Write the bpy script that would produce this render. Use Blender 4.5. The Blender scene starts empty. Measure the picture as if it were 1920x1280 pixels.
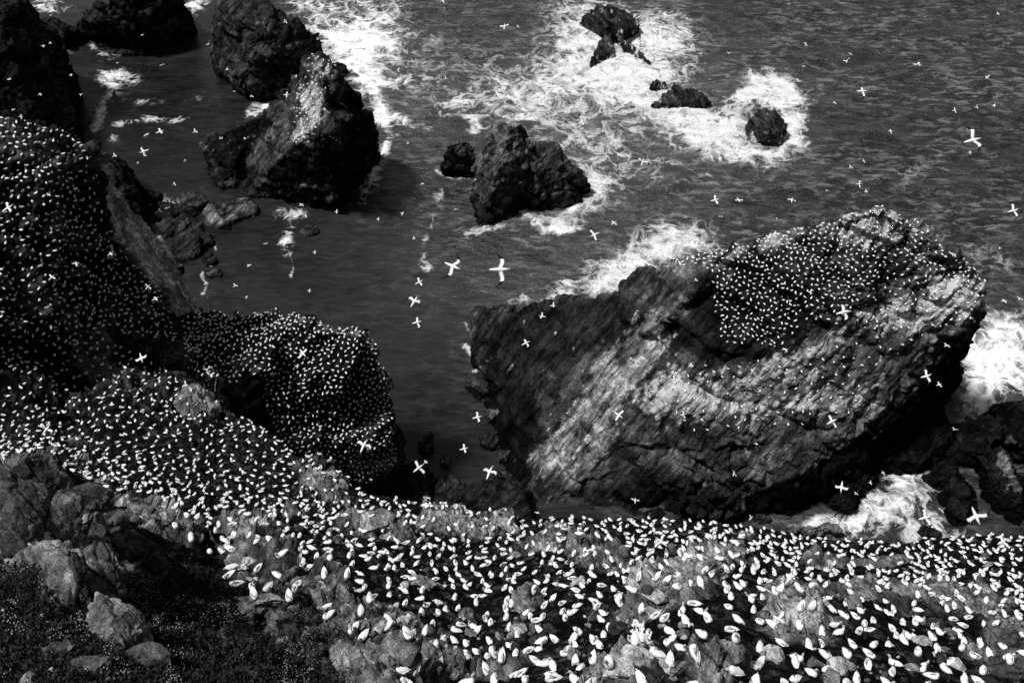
import bpy, bmesh, math, random
import numpy as np
from mathutils import Vector, Matrix, Euler

random.seed(7)
RNG = np.random.default_rng(11)
SC = bpy.context.scene
COL = SC.collection

# ------------------------------------------------------------------ camera, sky, sun, exposure
H = 165.0
F35 = 1867.0                       # focal length in pixels of a 1920 px wide frame (35 mm lens)
S = math.sqrt(0.5)
cam = bpy.data.cameras.new('camera'); cam.lens = 35.0; cam.sensor_width = 36.0
cam.clip_start = 0.5; cam.clip_end = 9000
cam_ob = bpy.data.objects.new('camera', cam); COL.objects.link(cam_ob)
cam_ob.location = (0, 0, H); cam_ob.rotation_euler = (math.radians(45), 0, 0)
SC.camera = cam_ob

SUN = Vector((-0.44, -0.10, 0.89)).normalized()
elev = math.asin(SUN.z); azim = math.atan2(SUN.x, SUN.y)
world = bpy.data.worlds.new('World'); SC.world = world; world.use_nodes = True
nt = world.node_tree; nt.nodes.clear()
sky = nt.nodes.new('ShaderNodeTexSky'); sky.sky_type = 'NISHITA'; sky.sun_disc = False
sky.sun_elevation = elev; sky.sun_rotation = azim
bw = nt.nodes.new('ShaderNodeRGBToBW'); bg = nt.nodes.new('ShaderNodeBackground'); bg.inputs[1].default_value = 0.05
wo = nt.nodes.new('ShaderNodeOutputWorld')
nt.links.new(sky.outputs[0], bw.inputs[0]); nt.links.new(bw.outputs[0], bg.inputs[0]); nt.links.new(bg.outputs[0], wo.inputs[0])
sun = bpy.data.lights.new('sun', 'SUN'); sun.energy = 2.8; sun.angle = math.radians(8); sun.color = (1, 1, 1)
sun_ob = bpy.data.objects.new('sun', sun); COL.objects.link(sun_ob)
sun_ob.rotation_euler = SUN.to_track_quat('Z', 'Y').to_euler(); sun_ob.location = (-200, 50, 300)
SC.view_settings.view_transform = 'Standard'; SC.view_settings.look = 'None'
SC.view_settings.exposure = 0.62; SC.view_settings.gamma = 1.0
SC.render.filter_size = 1.1
SC.render.engine = 'CYCLES'; SC.cycles.use_denoising = False; SC.cycles.max_bounces = 4; SC.cycles.diffuse_bounces = 2

# ------------------------------------------------------------------ surveying: sight lines from the clifftop
def ray(px, py):
    a = (np.asarray(px, float) - 960) / F35; b = (640 - np.asarray(py, float)) / F35
    return np.stack([a, S + b * S, -S + b * S], -1)
def at_z(px, py, z):
    r = ray(px, py); t = (H - np.asarray(z, float)) / (-r[..., 2])
    return r * t[..., None] + np.array([0, 0, H])
def at_d(px, py, d):
    r = ray(px, py); r = r / np.linalg.norm(r, axis=-1, keepdims=True)
    return r * np.asarray(d, float)[..., None] + np.array([0, 0, H])
def to_px(P):
    y = P[..., 1]; z = P[..., 2] - H
    f = S * y - S * z; u = S * y + S * z
    f = np.maximum(f, 0.1)
    return 960 + F35 * P[..., 0] / f, 640 - F35 * u / f

# ------------------------------------------------------------------ noise
def _h(ix, iy, iz, seed):
    h = (ix.astype(np.uint32) * np.uint32(374761393) + iy.astype(np.uint32) * np.uint32(668265263)
         + iz.astype(np.uint32) * np.uint32(2147483647) + np.uint32((seed * 1013904223) & 0xffffffff))
    h = (h ^ (h >> np.uint32(13))) * np.uint32(1274126177)
    h = (h ^ (h >> np.uint32(16))) * np.uint32(2246822519)
    return h ^ (h >> np.uint32(15))
def _u(h): return (h & np.uint32(0xffffff)).astype(np.float32) / np.float32(0xffffff)
def vnoise(P, seed=0):
    P = P.astype(np.float32); I = np.floor(P); f = P - I; I = I.astype(np.int64)
    f = f * f * f * (f * (f * 6 - 15) + 10)
    r = 0
    for dx in (0, 1):
        wx = f[:, 0] if dx else 1 - f[:, 0]
        for dy in (0, 1):
            wy = f[:, 1] if dy else 1 - f[:, 1]
            for dz in (0, 1):
                wz = f[:, 2] if dz else 1 - f[:, 2]
                r = r + wx * wy * wz * _u(_h(I[:, 0] + dx, I[:, 1] + dy, I[:, 2] + dz, seed))
    return r * 2 - 1
def fbm(P, octs=4, seed=0, gain=0.5):
    r = 0; a = 1.0; n = 0
    for o in range(octs):
        r = r + a * vnoise(P * (2.03 ** o) + 17.3 * o, seed + o); n += a; a *= gain
    return r / n
def worley(P, seed=0):
    P = P.astype(np.float32); I = np.floor(P); I64 = I.astype(np.int64)
    n = len(P); F1 = np.full(n, 9, np.float32); F2 = np.full(n, 9, np.float32)
    rnd = np.zeros((n, 3), np.float32); off = np.zeros((n, 3), np.float32)
    for dx in (-1, 0, 1):
        for dy in (-1, 0, 1):
            for dz in (-1, 0, 1):
                h = _h(I64[:, 0] + dx, I64[:, 1] + dy, I64[:, 2] + dz, seed)
                r = np.stack([_u(h), _u(h * np.uint32(747796405) + np.uint32(1)), _u((h ^ np.uint32(0x9e3779b9)) * np.uint32(2891336453))], -1)
                c = I + np.array([dx, dy, dz], np.float32) + 0.1 + 0.8 * r
                v = P - c; d = np.einsum('ij,ij->i', v, v)
                m = d < F1
                F2 = np.where(m, F1, np.minimum(F2, d)); F1 = np.where(m, d, F1)
                rnd[m] = r[m]; off[m] = v[m]
    return np.sqrt(F1), np.sqrt(F2), np.modf(rnd * 7.31)[0], off
def smooth(a, b, x):
    t = np.clip((x - a) / (b - a), 0, 1); return t * t * (3 - 2 * t)
def inpoly(px, py, poly):
    px = np.asarray(px, float); py = np.asarray(py, float)
    r = np.zeros(px.shape, bool); n = len(poly)
    for i in range(n):
        x0, y0 = poly[i]; x1, y1 = poly[i - 1]
        c = ((y0 > py) != (y1 > py)) & (px < (x1 - x0) * (py - y0) / (y1 - y0 + 1e-9) + x0)
        r ^= c
    return r
def blob(px, py, cx, cy, rx, ry, ang=0.0):
    c, s = math.cos(math.radians(ang)), math.sin(math.radians(ang))
    dx = px - cx; dy = py - cy
    u = (dx * c + dy * s) / rx; v = (-dx * s + dy * c) / ry
    return np.exp(-(u * u + v * v))
def segdist(px, py, pts):
    d = np.full(px.shape, 1e9)
    for (x0, y0), (x1, y1) in zip(pts[:-1], pts[1:]):
        vx, vy = x1 - x0, y1 - y0; t = np.clip(((px - x0) * vx + (py - y0) * vy) / (vx * vx + vy * vy + 1e-9), 0, 1)
        d = np.minimum(d, np.hypot(px - x0 - t * vx, py - y0 - t * vy))
    return d

# ------------------------------------------------------------------ mesh helpers
def mesh_from(name, V, faces, mats=(), midx=None, smooth_shade=True):
    me = bpy.data.meshes.new(name)
    V = np.ascontiguousarray(V, np.float32)
    me.vertices.add(len(V)); me.vertices.foreach_set('co', V.ravel())
    if isinstance(faces, np.ndarray):
        k = faces.shape[1]; tot = np.full(len(faces), k, np.int32); flat = faces.ravel().astype(np.int32)
    else:
        tot = np.array([len(f) for f in faces], np.int32); flat = np.array([i for f in faces for i in f], np.int32)
    start = np.concatenate([[0], np.cumsum(tot)[:-1]]).astype(np.int32)
    me.loops.add(len(flat)); me.loops.foreach_set('vertex_index', flat)
    me.polygons.add(len(tot)); me.polygons.foreach_set('loop_start', start)
    if midx is not None: me.polygons.foreach_set('material_index', np.asarray(midx, np.int32))
    me.update(calc_edges=True); me.validate()
    me.polygons.foreach_set('use_smooth', np.full(len(me.polygons), smooth_shade, bool))
    for m in mats: me.materials.append(m)
    return me
def attr(me, name, vals):
    a = me.attributes.new(name, 'FLOAT', 'POINT'); a.data.foreach_set('value', np.ascontiguousarray(vals, np.float32))
def link(name, me, loc=(0, 0, 0), label=None, cat=None, group=None, kind=None):
    o = bpy.data.objects.new(name, me); COL.objects.link(o); o.location = loc
    if label: o['label'] = label
    if cat: o['category'] = cat
    if group: o['group'] = group
    if kind: o['kind'] = kind
    return o

# ------------------------------------------------------------------ materials (all neutral: the place is seen in black and white)
def new_mat(name):
    m = bpy.data.materials.new(name); m.use_nodes = True; t = m.node_tree; t.nodes.clear()
    o = t.nodes.new('ShaderNodeOutputMaterial'); p = t.nodes.new('ShaderNodeBsdfPrincipled'); t.links.new(p.outputs[0], o.inputs[0])
    return m, t, p
class NB:
    def __init__(s, t): s.t = t
    def n(s, typ, **kw):
        x = s.t.nodes.new(typ)
        for k, v in kw.items(): setattr(x, k, v)
        return x
    def put(s, sock, v):
        if hasattr(v, 'is_linked') or hasattr(v, 'links'): s.t.links.new(v, sock)
        else: sock.default_value = v
    def math(s, op, a, b=0.0, c=0.0, clamp=False):
        x = s.n('ShaderNodeMath', operation=op, use_clamp=clamp)
        s.put(x.inputs[0], a); s.put(x.inputs[1], b); s.put(x.inputs[2], c); return x.outputs[0]
    def noise(s, vec, scale, detail=4.0, rough=0.55, dist=0.0, typ='FBM'):
        x = s.n('ShaderNodeTexNoise', noise_type=typ)
        if typ != 'FBM': x.normalize = True
        s.put(x.inputs['Vector'], vec); s.put(x.inputs['Scale'], scale); s.put(x.inputs['Detail'], detail)
        s.put(x.inputs['Roughness'], rough); s.put(x.inputs['Distortion'], dist); return x
    def vor(s, vec, scale, feature='F1'):
        x = s.n('ShaderNodeTexVoronoi', feature=feature); s.put(x.inputs['Vector'], vec); s.put(x.inputs['Scale'], scale); return x
    def mapping(s, vec, rot=(0, 0, 0), scale=(1, 1, 1)):
        x = s.n('ShaderNodeMapping'); s.put(x.inputs['Vector'], vec)
        x.inputs['Rotation'].default_value = rot; x.inputs['Scale'].default_value = scale; return x.outputs[0]
    def range(s, v, a, b, c=0.0, d=1.0, smoothstep=True):
        x = s.n('ShaderNodeMapRange', interpolation_type='SMOOTHSTEP' if smoothstep else 'LINEAR')
        s.put(x.inputs[0], v); s.put(x.inputs[1], a); s.put(x.inputs[2], b); s.put(x.inputs[3], c); s.put(x.inputs[4], d); return x.outputs[0]
    def bump(s, h, strength, dist, normal=None):
        x = s.n('ShaderNodeBump'); s.put(x.inputs['Strength'], strength); s.put(x.inputs['Distance'], dist); s.put(x.inputs['Height'], h)
        if normal is not None: s.t.links.new(normal, x.inputs['Normal'])
        return x.outputs[0]
    def attr(s, name):
        x = s.n('ShaderNodeAttribute'); x.attribute_name = name; return x.outputs['Fac']

def rock_mat(name, unit, rot, veins=1.0):
    """stone: vertex tone times veins and speckle; unit = size in metres of the finest grain"""
    m, t, p = new_mat(name); b = NB(t)
    pos = b.n('ShaderNodeNewGeometry').outputs['Position']
    tone = b.attr('tone')
    sa = b.n('ShaderNodeAttribute'); sa.attribute_name = 'strata'; st = sa.outputs['Vector']
    vein = b.noise(st, 0.45 / unit, 7, 0.68, 0.5).outputs['Fac']
    grain = b.noise(pos, 1.3 / unit, 5, 0.7).outputs['Fac']
    big = b.noise(pos, 0.06 / unit, 4, 0.6).outputs['Fac']
    k = b.math('MULTIPLY', b.range(vein, 0.34, 0.68, 1 - 0.75 * veins, 1 + veins), b.range(grain, 0.3, 0.72, 0.5, 1.6))
    k = b.math('MULTIPLY', k, b.range(big, 0.3, 0.7, 0.6, 1.5))
    c = b.math('MULTIPLY', tone, k)
    ck = b.vor(b.mapping(pos, rot, (1.0, 0.7, 1.2)), 0.22 / unit, 'F1').outputs['Color']
    sp = b.n('ShaderNodeSeparateColor'); t.links.new(ck, sp.inputs[0])
    c = b.math('MULTIPLY', c, b.range(sp.outputs[0], 0.0, 1.0, 0.55, 1.5, False))
    c = b.math('MINIMUM', c, 0.75)
    t.links.new(c, p.inputs['Base Color'])
    p.inputs['Roughness'].default_value = 0.8; p.inputs['Specular IOR Level'].default_value = 0.03
    cr = b.vor(b.mapping(st, (0, 0, 0), (0.5, 1.0, 1.0)), 0.16 / unit, 'DISTANCE_TO_EDGE').outputs['Distance']
    crack = b.range(cr, 0.0, 0.09, 0.0, 1.0)
    nb = b.bump(crack, 0.9, unit * 2.0)
    nb = b.bump(vein, 0.9, unit * 3.0, nb)
    nb = b.bump(grain, 0.9, unit * 0.7, nb)
    t.links.new(nb, p.inputs['Normal'])
    return m
ROT1 = (0.3, 0.5, 0.9); ROT2 = (0.2, -0.4, -0.6)
M_FAR = rock_mat('sea_rock', 0.55, ROT1)
M_FAR2 = rock_mat('cliff_rock', 0.8, ROT2)
M_NEAR = rock_mat('ledge_rock', 0.085, ROT1, 0.55)
M_BOULDER = rock_mat('boulder_rock', 0.075, ROT2, 0.5)
def plain(name, c, rough=0.8, var=0.0, scale=20):
    m, t, p = new_mat(name); p.inputs['Roughness'].default_value = rough; p.inputs['Specular IOR Level'].default_value = 0.05
    b = NB(t); tc = b.n('ShaderNodeTexCoord').outputs['Object']
    n = b.noise(tc, scale, 3).outputs['Fac']
    t.links.new(b.range(n, 0.3, 0.7, c * (1 - var), c * (1 + var)), p.inputs['Base Color'])
    return m
M_WHITE = plain('white_plumage', 0.80, 0.8, 0.08, 9)
M_HEAD = plain('buff_plumage', 0.40, 0.8, 0.1, 15)
M_DARK = plain('black_primaries', 0.012, 0.6, 0.3, 20)
M_BILL = plain('grey_bill', 0.12, 0.5, 0.1, 20)
M_BROWN = plain('sooty_plumage', 0.02, 0.7, 0.3, 20)
M_LEAF = plain('dark_leaves', 0.035, 0.7, 0.6, 3)
M_PETAL = plain('pale_petals', 0.40, 0.8, 0.1, 10)

# ------------------------------------------------------------------ rock shaping
def strata_frame(rot, stretch):
    R = np.array(Euler(rot).to_matrix()); return R, np.array(stretch, np.float32)
def rock_relief(P, layers, seed, rot=(0.3, 0.5, 0.9), stretch=(1.0, 0.4, 1.0), warp=0.22, step=0.9):
    """facets, ledges and clefts: height along the normal and a tone per facet"""
    R, st = strata_frame(rot, stretch)
    Q = ((P @ R) * st).astype(np.float32)
    h = np.zeros(len(P), np.float32); tone = np.zeros(len(P), np.float32)
    for k, (size, amp, cleft) in enumerate(layers):
        q = Q / size
        w = np.stack([vnoise(q * 1.7 + 3.1, seed + 50 + k), vnoise(q * 1.7 + 9.7, seed + 60 + k), vnoise(q * 1.7 + 5.5, seed + 70 + k)], -1)
        q = q + warp * w
        F1, F2, r, off = worley(q, seed + 7 * k)
        g = (r - 0.5) * 2
        h += amp * (np.einsum('ij,ij->i', off, g) * 1.5 + (r[:, 0] - 0.5) * step)
        h -= cleft * (1 - smooth(0.0, 0.16, F2 - F1))
        tone += (r[:, 1] - 0.5) * (0.9 if k < 2 else 0.5)
    return h, tone

def strata_xyz(P, n, stretch=5.0):
    """coordinates across the beds (x) and along them (y, z, stretched)"""
    n = np.array(n, float); n /= np.linalg.norm(n)
    a = np.cross(n, [0.1, 0.2, 0.97]); a /= np.linalg.norm(a); c = np.cross(n, a)
    return np.stack([P @ n, P @ a / stretch, P @ c / stretch], -1).astype(np.float32)
def vattr(me, name, v):
    a = me.attributes.new(name, 'FLOAT_VECTOR', 'POINT'); a.data.foreach_set('vector', np.ascontiguousarray(v, np.float32).ravel())
def ribs(Q, period, seed):
    s = Q[:, 0] / period + 2.6 * fbm(Q / (period * 3.0), 4, seed); f = s - np.floor(s)
    return smooth(0.0, 0.75, f) - smooth(0.8, 1.0, f) - 0.5
def remeshed(hulls, voxel):
    bm = bmesh.new()
    for pts in hulls:
        vs = [bm.verts.new(tuple(p)) for p in pts]
        r = bmesh.ops.convex_hull(bm, input=vs, use_existing_faces=False)
        dead = [g for g in r['geom_interior'] + r['geom_unused'] if isinstance(g, bmesh.types.BMVert)]
        if dead: bmesh.ops.delete(bm, geom=list(set(dead)), context='VERTS')
    bmesh.ops.recalc_face_normals(bm, faces=bm.faces)
    me = bpy.data.meshes.new('tmp'); bm.to_mesh(me); bm.free()
    o = bpy.data.objects.new('tmp', me); COL.objects.link(o)
    md = o.modifiers.new('r', 'REMESH'); md.mode = 'VOXEL'; md.voxel_size = voxel
    dg = bpy.context.evaluated_depsgraph_get(); ev = o.evaluated_get(dg); m2 = ev.to_mesh()
    n = len(m2.vertices); V = np.empty(n * 3, np.float32); m2.vertices.foreach_get('co', V)
    N = np.empty(n * 3, np.float32); m2.vertices.foreach_get('normal', N)
    nf = len(m2.polygons); L = np.empty(len(m2.loops), np.int32); m2.loops.foreach_get('vertex_index', L)
    ev.to_mesh_clear(); bpy.data.objects.remove(o); bpy.data.meshes.remove(me)
    return V.reshape(-1, 3), N.reshape(-1, 3), L.reshape(nf, 4)
def normals(V, Fq):
    a = V[Fq[:, 2]] - V[Fq[:, 0]]; b = V[Fq[:, 3]] - V[Fq[:, 1]]; n = np.cross(a, b)
    N = np.zeros_like(V)
    for k in range(4): np.add.at(N, Fq[:, k], n)
    return N / (np.linalg.norm(N, axis=1, keepdims=True) + 1e-9)
def relax(N, Fq, it):
    for _ in range(it):
        A = np.zeros_like(N); m = N[Fq].mean(1)
        for k in range(4): np.add.at(A, Fq[:, k], m)
        N = A / (np.linalg.norm(A, axis=1, keepdims=True) + 1e-9)
    return N
ROCKS = []
def px_points(lst, base=()):
    """(px, py, z) sight points; those in base also drop straight down into the sea"""
    P = [at_z(x, y, z) for x, y, z in lst]
    return P
def drop(P, back=0.0, z=-4.0, side=0.0):
    return [np.array([p[0] + side, p[1] + back, z]) for p in P]
def build_rock(name, hulls, voxel, layers, seed, base=0.05, var=0.6, stains=(), label=None, cat='rock', kind=None, mat=None,
               rot=ROT1, stretch=(1.0, 0.4, 1.0), wetz=4.0, soil=(), group=None, awash=0.0, bed=(0.7, -0.45, -0.5), rib=0.3, calm=(), paint=()):
    V, N, Fq = remeshed(hulls, voxel)
    big = fbm(V / (layers[0][0] * 1.6), 3, seed + 200)
    h, t = rock_relief(V, layers, seed, rot, stretch, 0.15, 1.7)
    N = relax(N, Fq, 3)
    Q = strata_xyz(V, bed)
    L1 = layers[1][0]
    rb = rib * (ribs(Q, L1 * 0.7, seed + 31) * (0.6 + 0.8 * fbm(V / (L1 * 2), 2, seed + 33)) + 0.45 * ribs(Q, L1 * 0.28, seed + 32))
    px, py = to_px(V)
    cm = np.ones(len(V))
    for (cx, cy, rx, ry, ang, val) in calm: cm = np.minimum(cm, 1 - (1 - val) * smooth(0.25, 0.6, blob(px, py, cx, cy, rx, ry, ang)))
    V2 = V + N * ((h + big * layers[0][1] * 0.5) * cm + rb * (0.4 + 0.6 * cm))[:, None]
    px, py = to_px(V2); Q2 = strata_xyz(V2, bed)
    tone = base * np.exp(var * (0.55 * t + 0.7 * fbm(V2 / (layers[0][0] * 0.9), 4, seed + 300) + 1.0 * fbm(Q2 / (L1 * 0.4), 4, seed + 301)))
    for (cx, cy, rx, ry, ang, val) in soil:
        w = blob(px, py, cx, cy, rx, ry, ang); w = smooth(0.2, 0.6, w + 0.25 * fbm(V2 / 2.0, 4, seed + 400)); tone = tone * (1 - w) + val * w * np.exp(0.5 * fbm(V2 / 0.9, 3, seed + 410))
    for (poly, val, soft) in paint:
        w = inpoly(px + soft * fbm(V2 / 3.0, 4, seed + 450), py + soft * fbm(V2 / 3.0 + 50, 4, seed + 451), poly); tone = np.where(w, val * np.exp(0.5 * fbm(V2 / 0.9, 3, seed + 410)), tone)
    for (cx, cy, rx, ry, ang, val) in stains:
        w = blob(px, py, cx, cy, rx, ry, ang)
        fl = 0.75 * fbm(Q2 / 0.8, 5, seed + 500, 0.65) + 0.35 * fbm(V2 / 1.2, 5, seed + 501, 0.6)
        w = smooth(0.42, 0.60, w + 1.15 * fl - 0.06)
        tone = tone * (1 - w) + val * w
    if wetz > 0:
        wz = V2[:, 2] + 1.6 * fbm(V2 / 3.0, 3, seed + 600)
        tone = tone * (1 - 0.75 * (1 - smooth(wetz * 0.6, wetz * 1.25, wz)))
    if awash > 0:
        fl = fbm(V2 / np.array([1.2, 4, 2.5]), 4, seed + 700)
        w = smooth(0.22, 0.55, fl + awash * (1 - smooth(0.3, 3.0, V2[:, 2])) - 0.1); tone = tone * (1 - w) + 0.7 * w
    o0 = np.array([V2[:, 0].mean(), V2[:, 1].mean(), 0.0])
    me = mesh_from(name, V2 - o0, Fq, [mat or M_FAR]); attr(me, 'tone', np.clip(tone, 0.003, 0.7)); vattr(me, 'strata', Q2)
    ob = link(name, me, o0, label, None if kind else cat, group, kind)
    ROCKS.append(ob); return ob

LF = [(10, 1.1, 1.2), (4.2, 0.55, 0.6), (1.7, 0.26, 0.24)]
LM = [(6.5, 1.0, 0.8), (3.0, 0.6, 0.4), (1.3, 0.24, 0.18)]
LS = [(3, 0.45, 0.3), (1.3, 0.25, 0.18), (0.7, 0.1, 0.08)]

def hull_of(top, foot, back=12.0, side=0.0):
    """top: sight points of the crest and faces; foot: sight points on the waterline"""
    T = [at_z(*p) for p in top]; Fo = [at_z(x, y, 0) for x, y in foot]
    return T + drop(Fo, 0) + drop([T[i] for i in range(len(T)) if top[i][2] > 3 and len(top[i]) == 3], back, -4, side)

# --- the great slab stack across the inlet
slab_top = [(1110, 562, 22), (1230, 496, 34), (1335, 482, 42), (1500, 432, 48), (1610, 396, 53), (1655, 374, 57), (1690, 386, 55), (1742, 448, 48),
            (1805, 494, 44), (1846, 542, 40), (1846, 578, 36), (1800, 650, 29), (1700, 735, 22), (1600, 822, 16), (1500, 893, 10), (1400, 935, 5)]
wall_foot = [(1784, 737), (1722, 812), (1650, 886), (1570, 956), (1495, 985)]
T = [at_z(*p) for p in slab_top]
slab = T + [at_z(1000, 975, -4), at_z(1180, 1000, -4), at_z(1350, 990, -4), at_z(1000, 800, 8), at_z(1010, 700, 15)]
slab += [np.array([p[0] - 2, p[1] + 9, -4]) for p in T[:10]]
slab += [at_z(x_, y_, -3) for x_, y_ in wall_foot]
flank = hull_of([(892, 584, 8), (930, 568, 11), (1010, 562, 15), (1110, 564, 22), (1180, 560, 26), (960, 660, 9), (1000, 780, 8)],
                [(872, 700), (884, 640), (902, 850), (950, 932), (1030, 950)], 4)
toe = hull_of([(1290, 905, 12), (1370, 862, 13), (1405, 900, 10), (1330, 960, 4)], [(1260, 985), (1400, 990)], 3)
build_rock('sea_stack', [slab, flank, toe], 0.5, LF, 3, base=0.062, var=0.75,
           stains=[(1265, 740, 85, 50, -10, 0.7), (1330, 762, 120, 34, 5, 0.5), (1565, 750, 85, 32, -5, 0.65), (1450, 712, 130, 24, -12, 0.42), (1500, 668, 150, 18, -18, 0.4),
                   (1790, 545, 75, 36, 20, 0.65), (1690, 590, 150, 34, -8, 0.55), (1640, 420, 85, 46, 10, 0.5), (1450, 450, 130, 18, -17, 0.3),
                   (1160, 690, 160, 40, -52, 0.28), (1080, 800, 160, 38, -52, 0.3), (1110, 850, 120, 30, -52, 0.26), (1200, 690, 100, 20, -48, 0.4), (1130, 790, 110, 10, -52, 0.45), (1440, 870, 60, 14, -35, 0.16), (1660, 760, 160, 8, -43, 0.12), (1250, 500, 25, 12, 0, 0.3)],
           soil=[(1450, 560, 130, 90, -15, 0.011), (1600, 480, 130, 60, -10, 0.028), (1010, 630, 120, 60, 0, 0.014), (1330, 600, 40, 90, 0, 0.008), (945, 780, 75, 200, 0, 0.012), (1130, 600, 110, 45, 5, 0.012), (1640, 850, 170, 45, -42, 0.007), (1800, 690, 50, 60, -30, 0.007), (1350, 640, 170, 40, 10, 0.016), (1250, 930, 120, 50, 10, 0.016), (1150, 600, 90, 40, 0, 0.02)],  # nest soil; also the dark flank and painted shade of overhang and wall
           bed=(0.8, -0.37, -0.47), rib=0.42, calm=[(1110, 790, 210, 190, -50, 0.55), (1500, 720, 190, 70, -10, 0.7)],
           paint=[([(1862, 560), (1700, 735), (1600, 820), (1500, 888), (1400, 928), (1380, 1010), (1600, 1010), (1900, 760), (1900, 560)], 0.0035, 10)],  # shade of the lower right wall painted in as near-black
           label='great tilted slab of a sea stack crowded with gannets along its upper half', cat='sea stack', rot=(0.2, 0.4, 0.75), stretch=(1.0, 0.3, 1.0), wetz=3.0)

# --- rocks right of the inlet
build_rock('sea_rock', [hull_of([(1800, 790, 5), (1848, 772, 8), (1880, 800, 9), (1850, 850, 6), (1790, 850, 3)], [(1782, 800), (1770, 850), (1800, 880), (1870, 870)], 4),
                        hull_of([(1870, 770, 8), (1925, 745, 11), (2050, 700, 16), (2200, 720, 16), (1990, 830, 9), (1900, 830, 7)], [(1880, 850), (1960, 870), (2200, 900), (2240, 760)], 6),
                        hull_of([(1840, 860, 6), (1880, 830, 9), (1905, 880, 7), (1930, 960, 4), (1880, 930, 5)], [(1830, 880), (1860, 960), (1920, 1000), (1950, 960)], 4),
                        hull_of([(1930, 880, 8), (2000, 860, 10), (2150, 880, 9), (1990, 960, 4)], [(1940, 960), (1990, 1010), (2200, 1010), (2200, 900)], 4),
                        hull_of([(1770, 880, 3), (1800, 870, 4), (1830, 930, 4), (1790, 960, 2)], [(1756, 890), (1770, 970), (1830, 1000), (1850, 940)], 3)], 0.42, LM, 21, base=0.009, var=0.7,
           stains=[(1888, 880, 12, 46, -25, 0.14), (1895, 825, 18, 9, 20, 0.1)], label='broken black shore rocks beyond the white inlet with one pale leaning face', wetz=2.0)
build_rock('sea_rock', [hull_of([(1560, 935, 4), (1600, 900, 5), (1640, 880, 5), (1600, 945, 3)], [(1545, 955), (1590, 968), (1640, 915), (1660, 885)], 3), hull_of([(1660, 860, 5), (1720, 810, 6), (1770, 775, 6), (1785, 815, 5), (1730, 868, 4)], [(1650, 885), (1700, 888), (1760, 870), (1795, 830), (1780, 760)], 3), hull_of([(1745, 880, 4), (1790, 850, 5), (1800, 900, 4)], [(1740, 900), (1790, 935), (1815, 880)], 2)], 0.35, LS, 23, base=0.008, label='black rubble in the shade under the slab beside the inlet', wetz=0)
build_rock('sea_rock', [hull_of([(1462, 985, 3), (1500, 984, 3), (1570, 984, 3), (1576, 990, 3)], [(1460, 1008), (1578, 1008), (1440, 1000)], 2)], 0.3,
           LS, 22, base=0.09, label='long flat black rock lying at the mouth of the inlet', wetz=0)

# --- centre rock
build_rock('sea_rock', [hull_of([(893, 300, 12), (905, 262, 18), (932, 236, 22), (958, 230, 24), (984, 236, 22), (996, 262, 17), (940, 300, 18), (925, 345, 12), (990, 300, 15)],
                                [(878, 345), (876, 395), (882, 428), (905, 432), (935, 418), (965, 388), (1000, 300)], 6),
                        hull_of([(985, 262, 16), (1032, 268, 14), (1062, 300, 11), (1085, 312, 9), (1102, 328, 7), (1000, 305, 14)], [(1092, 372), (1062, 400), (1020, 405), (985, 392), (960, 372), (1100, 345)], 6),
                        ], 0.5, LM, 31, base=0.05, var=0.7, stains=[(935, 290, 40, 14, -60, 0.13), (970, 275, 30, 18, -15, 0.15), (955, 260, 22, 10, 0, 0.1)],
           label='craggy dark rock standing alone in mid water with a square cut top')
build_rock('sea_rock', [hull_of([(830, 290, 8), (842, 270, 11), (868, 264, 11), (890, 276, 9), (896, 300, 6), (826, 305, 5)], [(818, 322), (838, 336), (870, 338), (894, 332)], 4)], 0.4, LS, 33,
           base=0.035, label='low round black rock tucked beside the craggy square topped one')

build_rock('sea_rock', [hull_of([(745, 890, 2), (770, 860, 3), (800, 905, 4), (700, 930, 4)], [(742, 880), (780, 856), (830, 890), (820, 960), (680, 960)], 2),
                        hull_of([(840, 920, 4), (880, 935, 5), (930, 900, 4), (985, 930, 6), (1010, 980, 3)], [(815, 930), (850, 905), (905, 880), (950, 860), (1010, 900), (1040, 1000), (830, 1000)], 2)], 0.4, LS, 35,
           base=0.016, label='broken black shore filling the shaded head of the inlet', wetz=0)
# --- two big stacks, upper left
build_rock('sea_stack', [hull_of([(572, 118, 38), (602, 100, 42), (640, 124, 38), (655, 160, 32), (688, 208, 20), (710, 240, 12), (600, 230, 32), (625, 262, 24), (560, 262, 24), (520, 200, 24), (470, 235, 14), (640, 300, 12)],
                                 [(420, 300), (440, 345), (500, 352), (560, 358), (620, 362), (685, 338), (712, 300)], 6),
                         hull_of([(378, 268, 5), (395, 254, 7), (450, 232, 10), (500, 210, 14), (440, 300, 7)], [(368, 280), (385, 318), (402, 346), (440, 350)], 4)], 0.5, LM, 41, base=0.045, var=0.75,
           stains=[(605, 125, 30, 20, 30, 0.42), (585, 185, 30, 40, 10, 0.36), (600, 228, 46, 22, -10, 0.5), (580, 245, 40, 18, -25, 0.42), (500, 260, 40, 14, -45, 0.1), (580, 347, 60, 4, 3, 0.12), (405, 320, 6, 26, -20, 0.12)],
           label='pyramid shaped sea stack with gannets and white guano down its ridge', cat='sea stack', rot=(0.2, 0.4, 0.6), paint=[([(520, 300), (600, 272), (690, 290), (700, 345), (600, 375), (470, 360)], 0.008, 16), ([(650, 150), (720, 240), (715, 300), (640, 280), (640, 200)], 0.012, 10), ([(375, 262), (500, 215), (520, 240), (430, 330)], 0.008, 6)])  # polygons paint the shade of the front and side near-black
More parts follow.
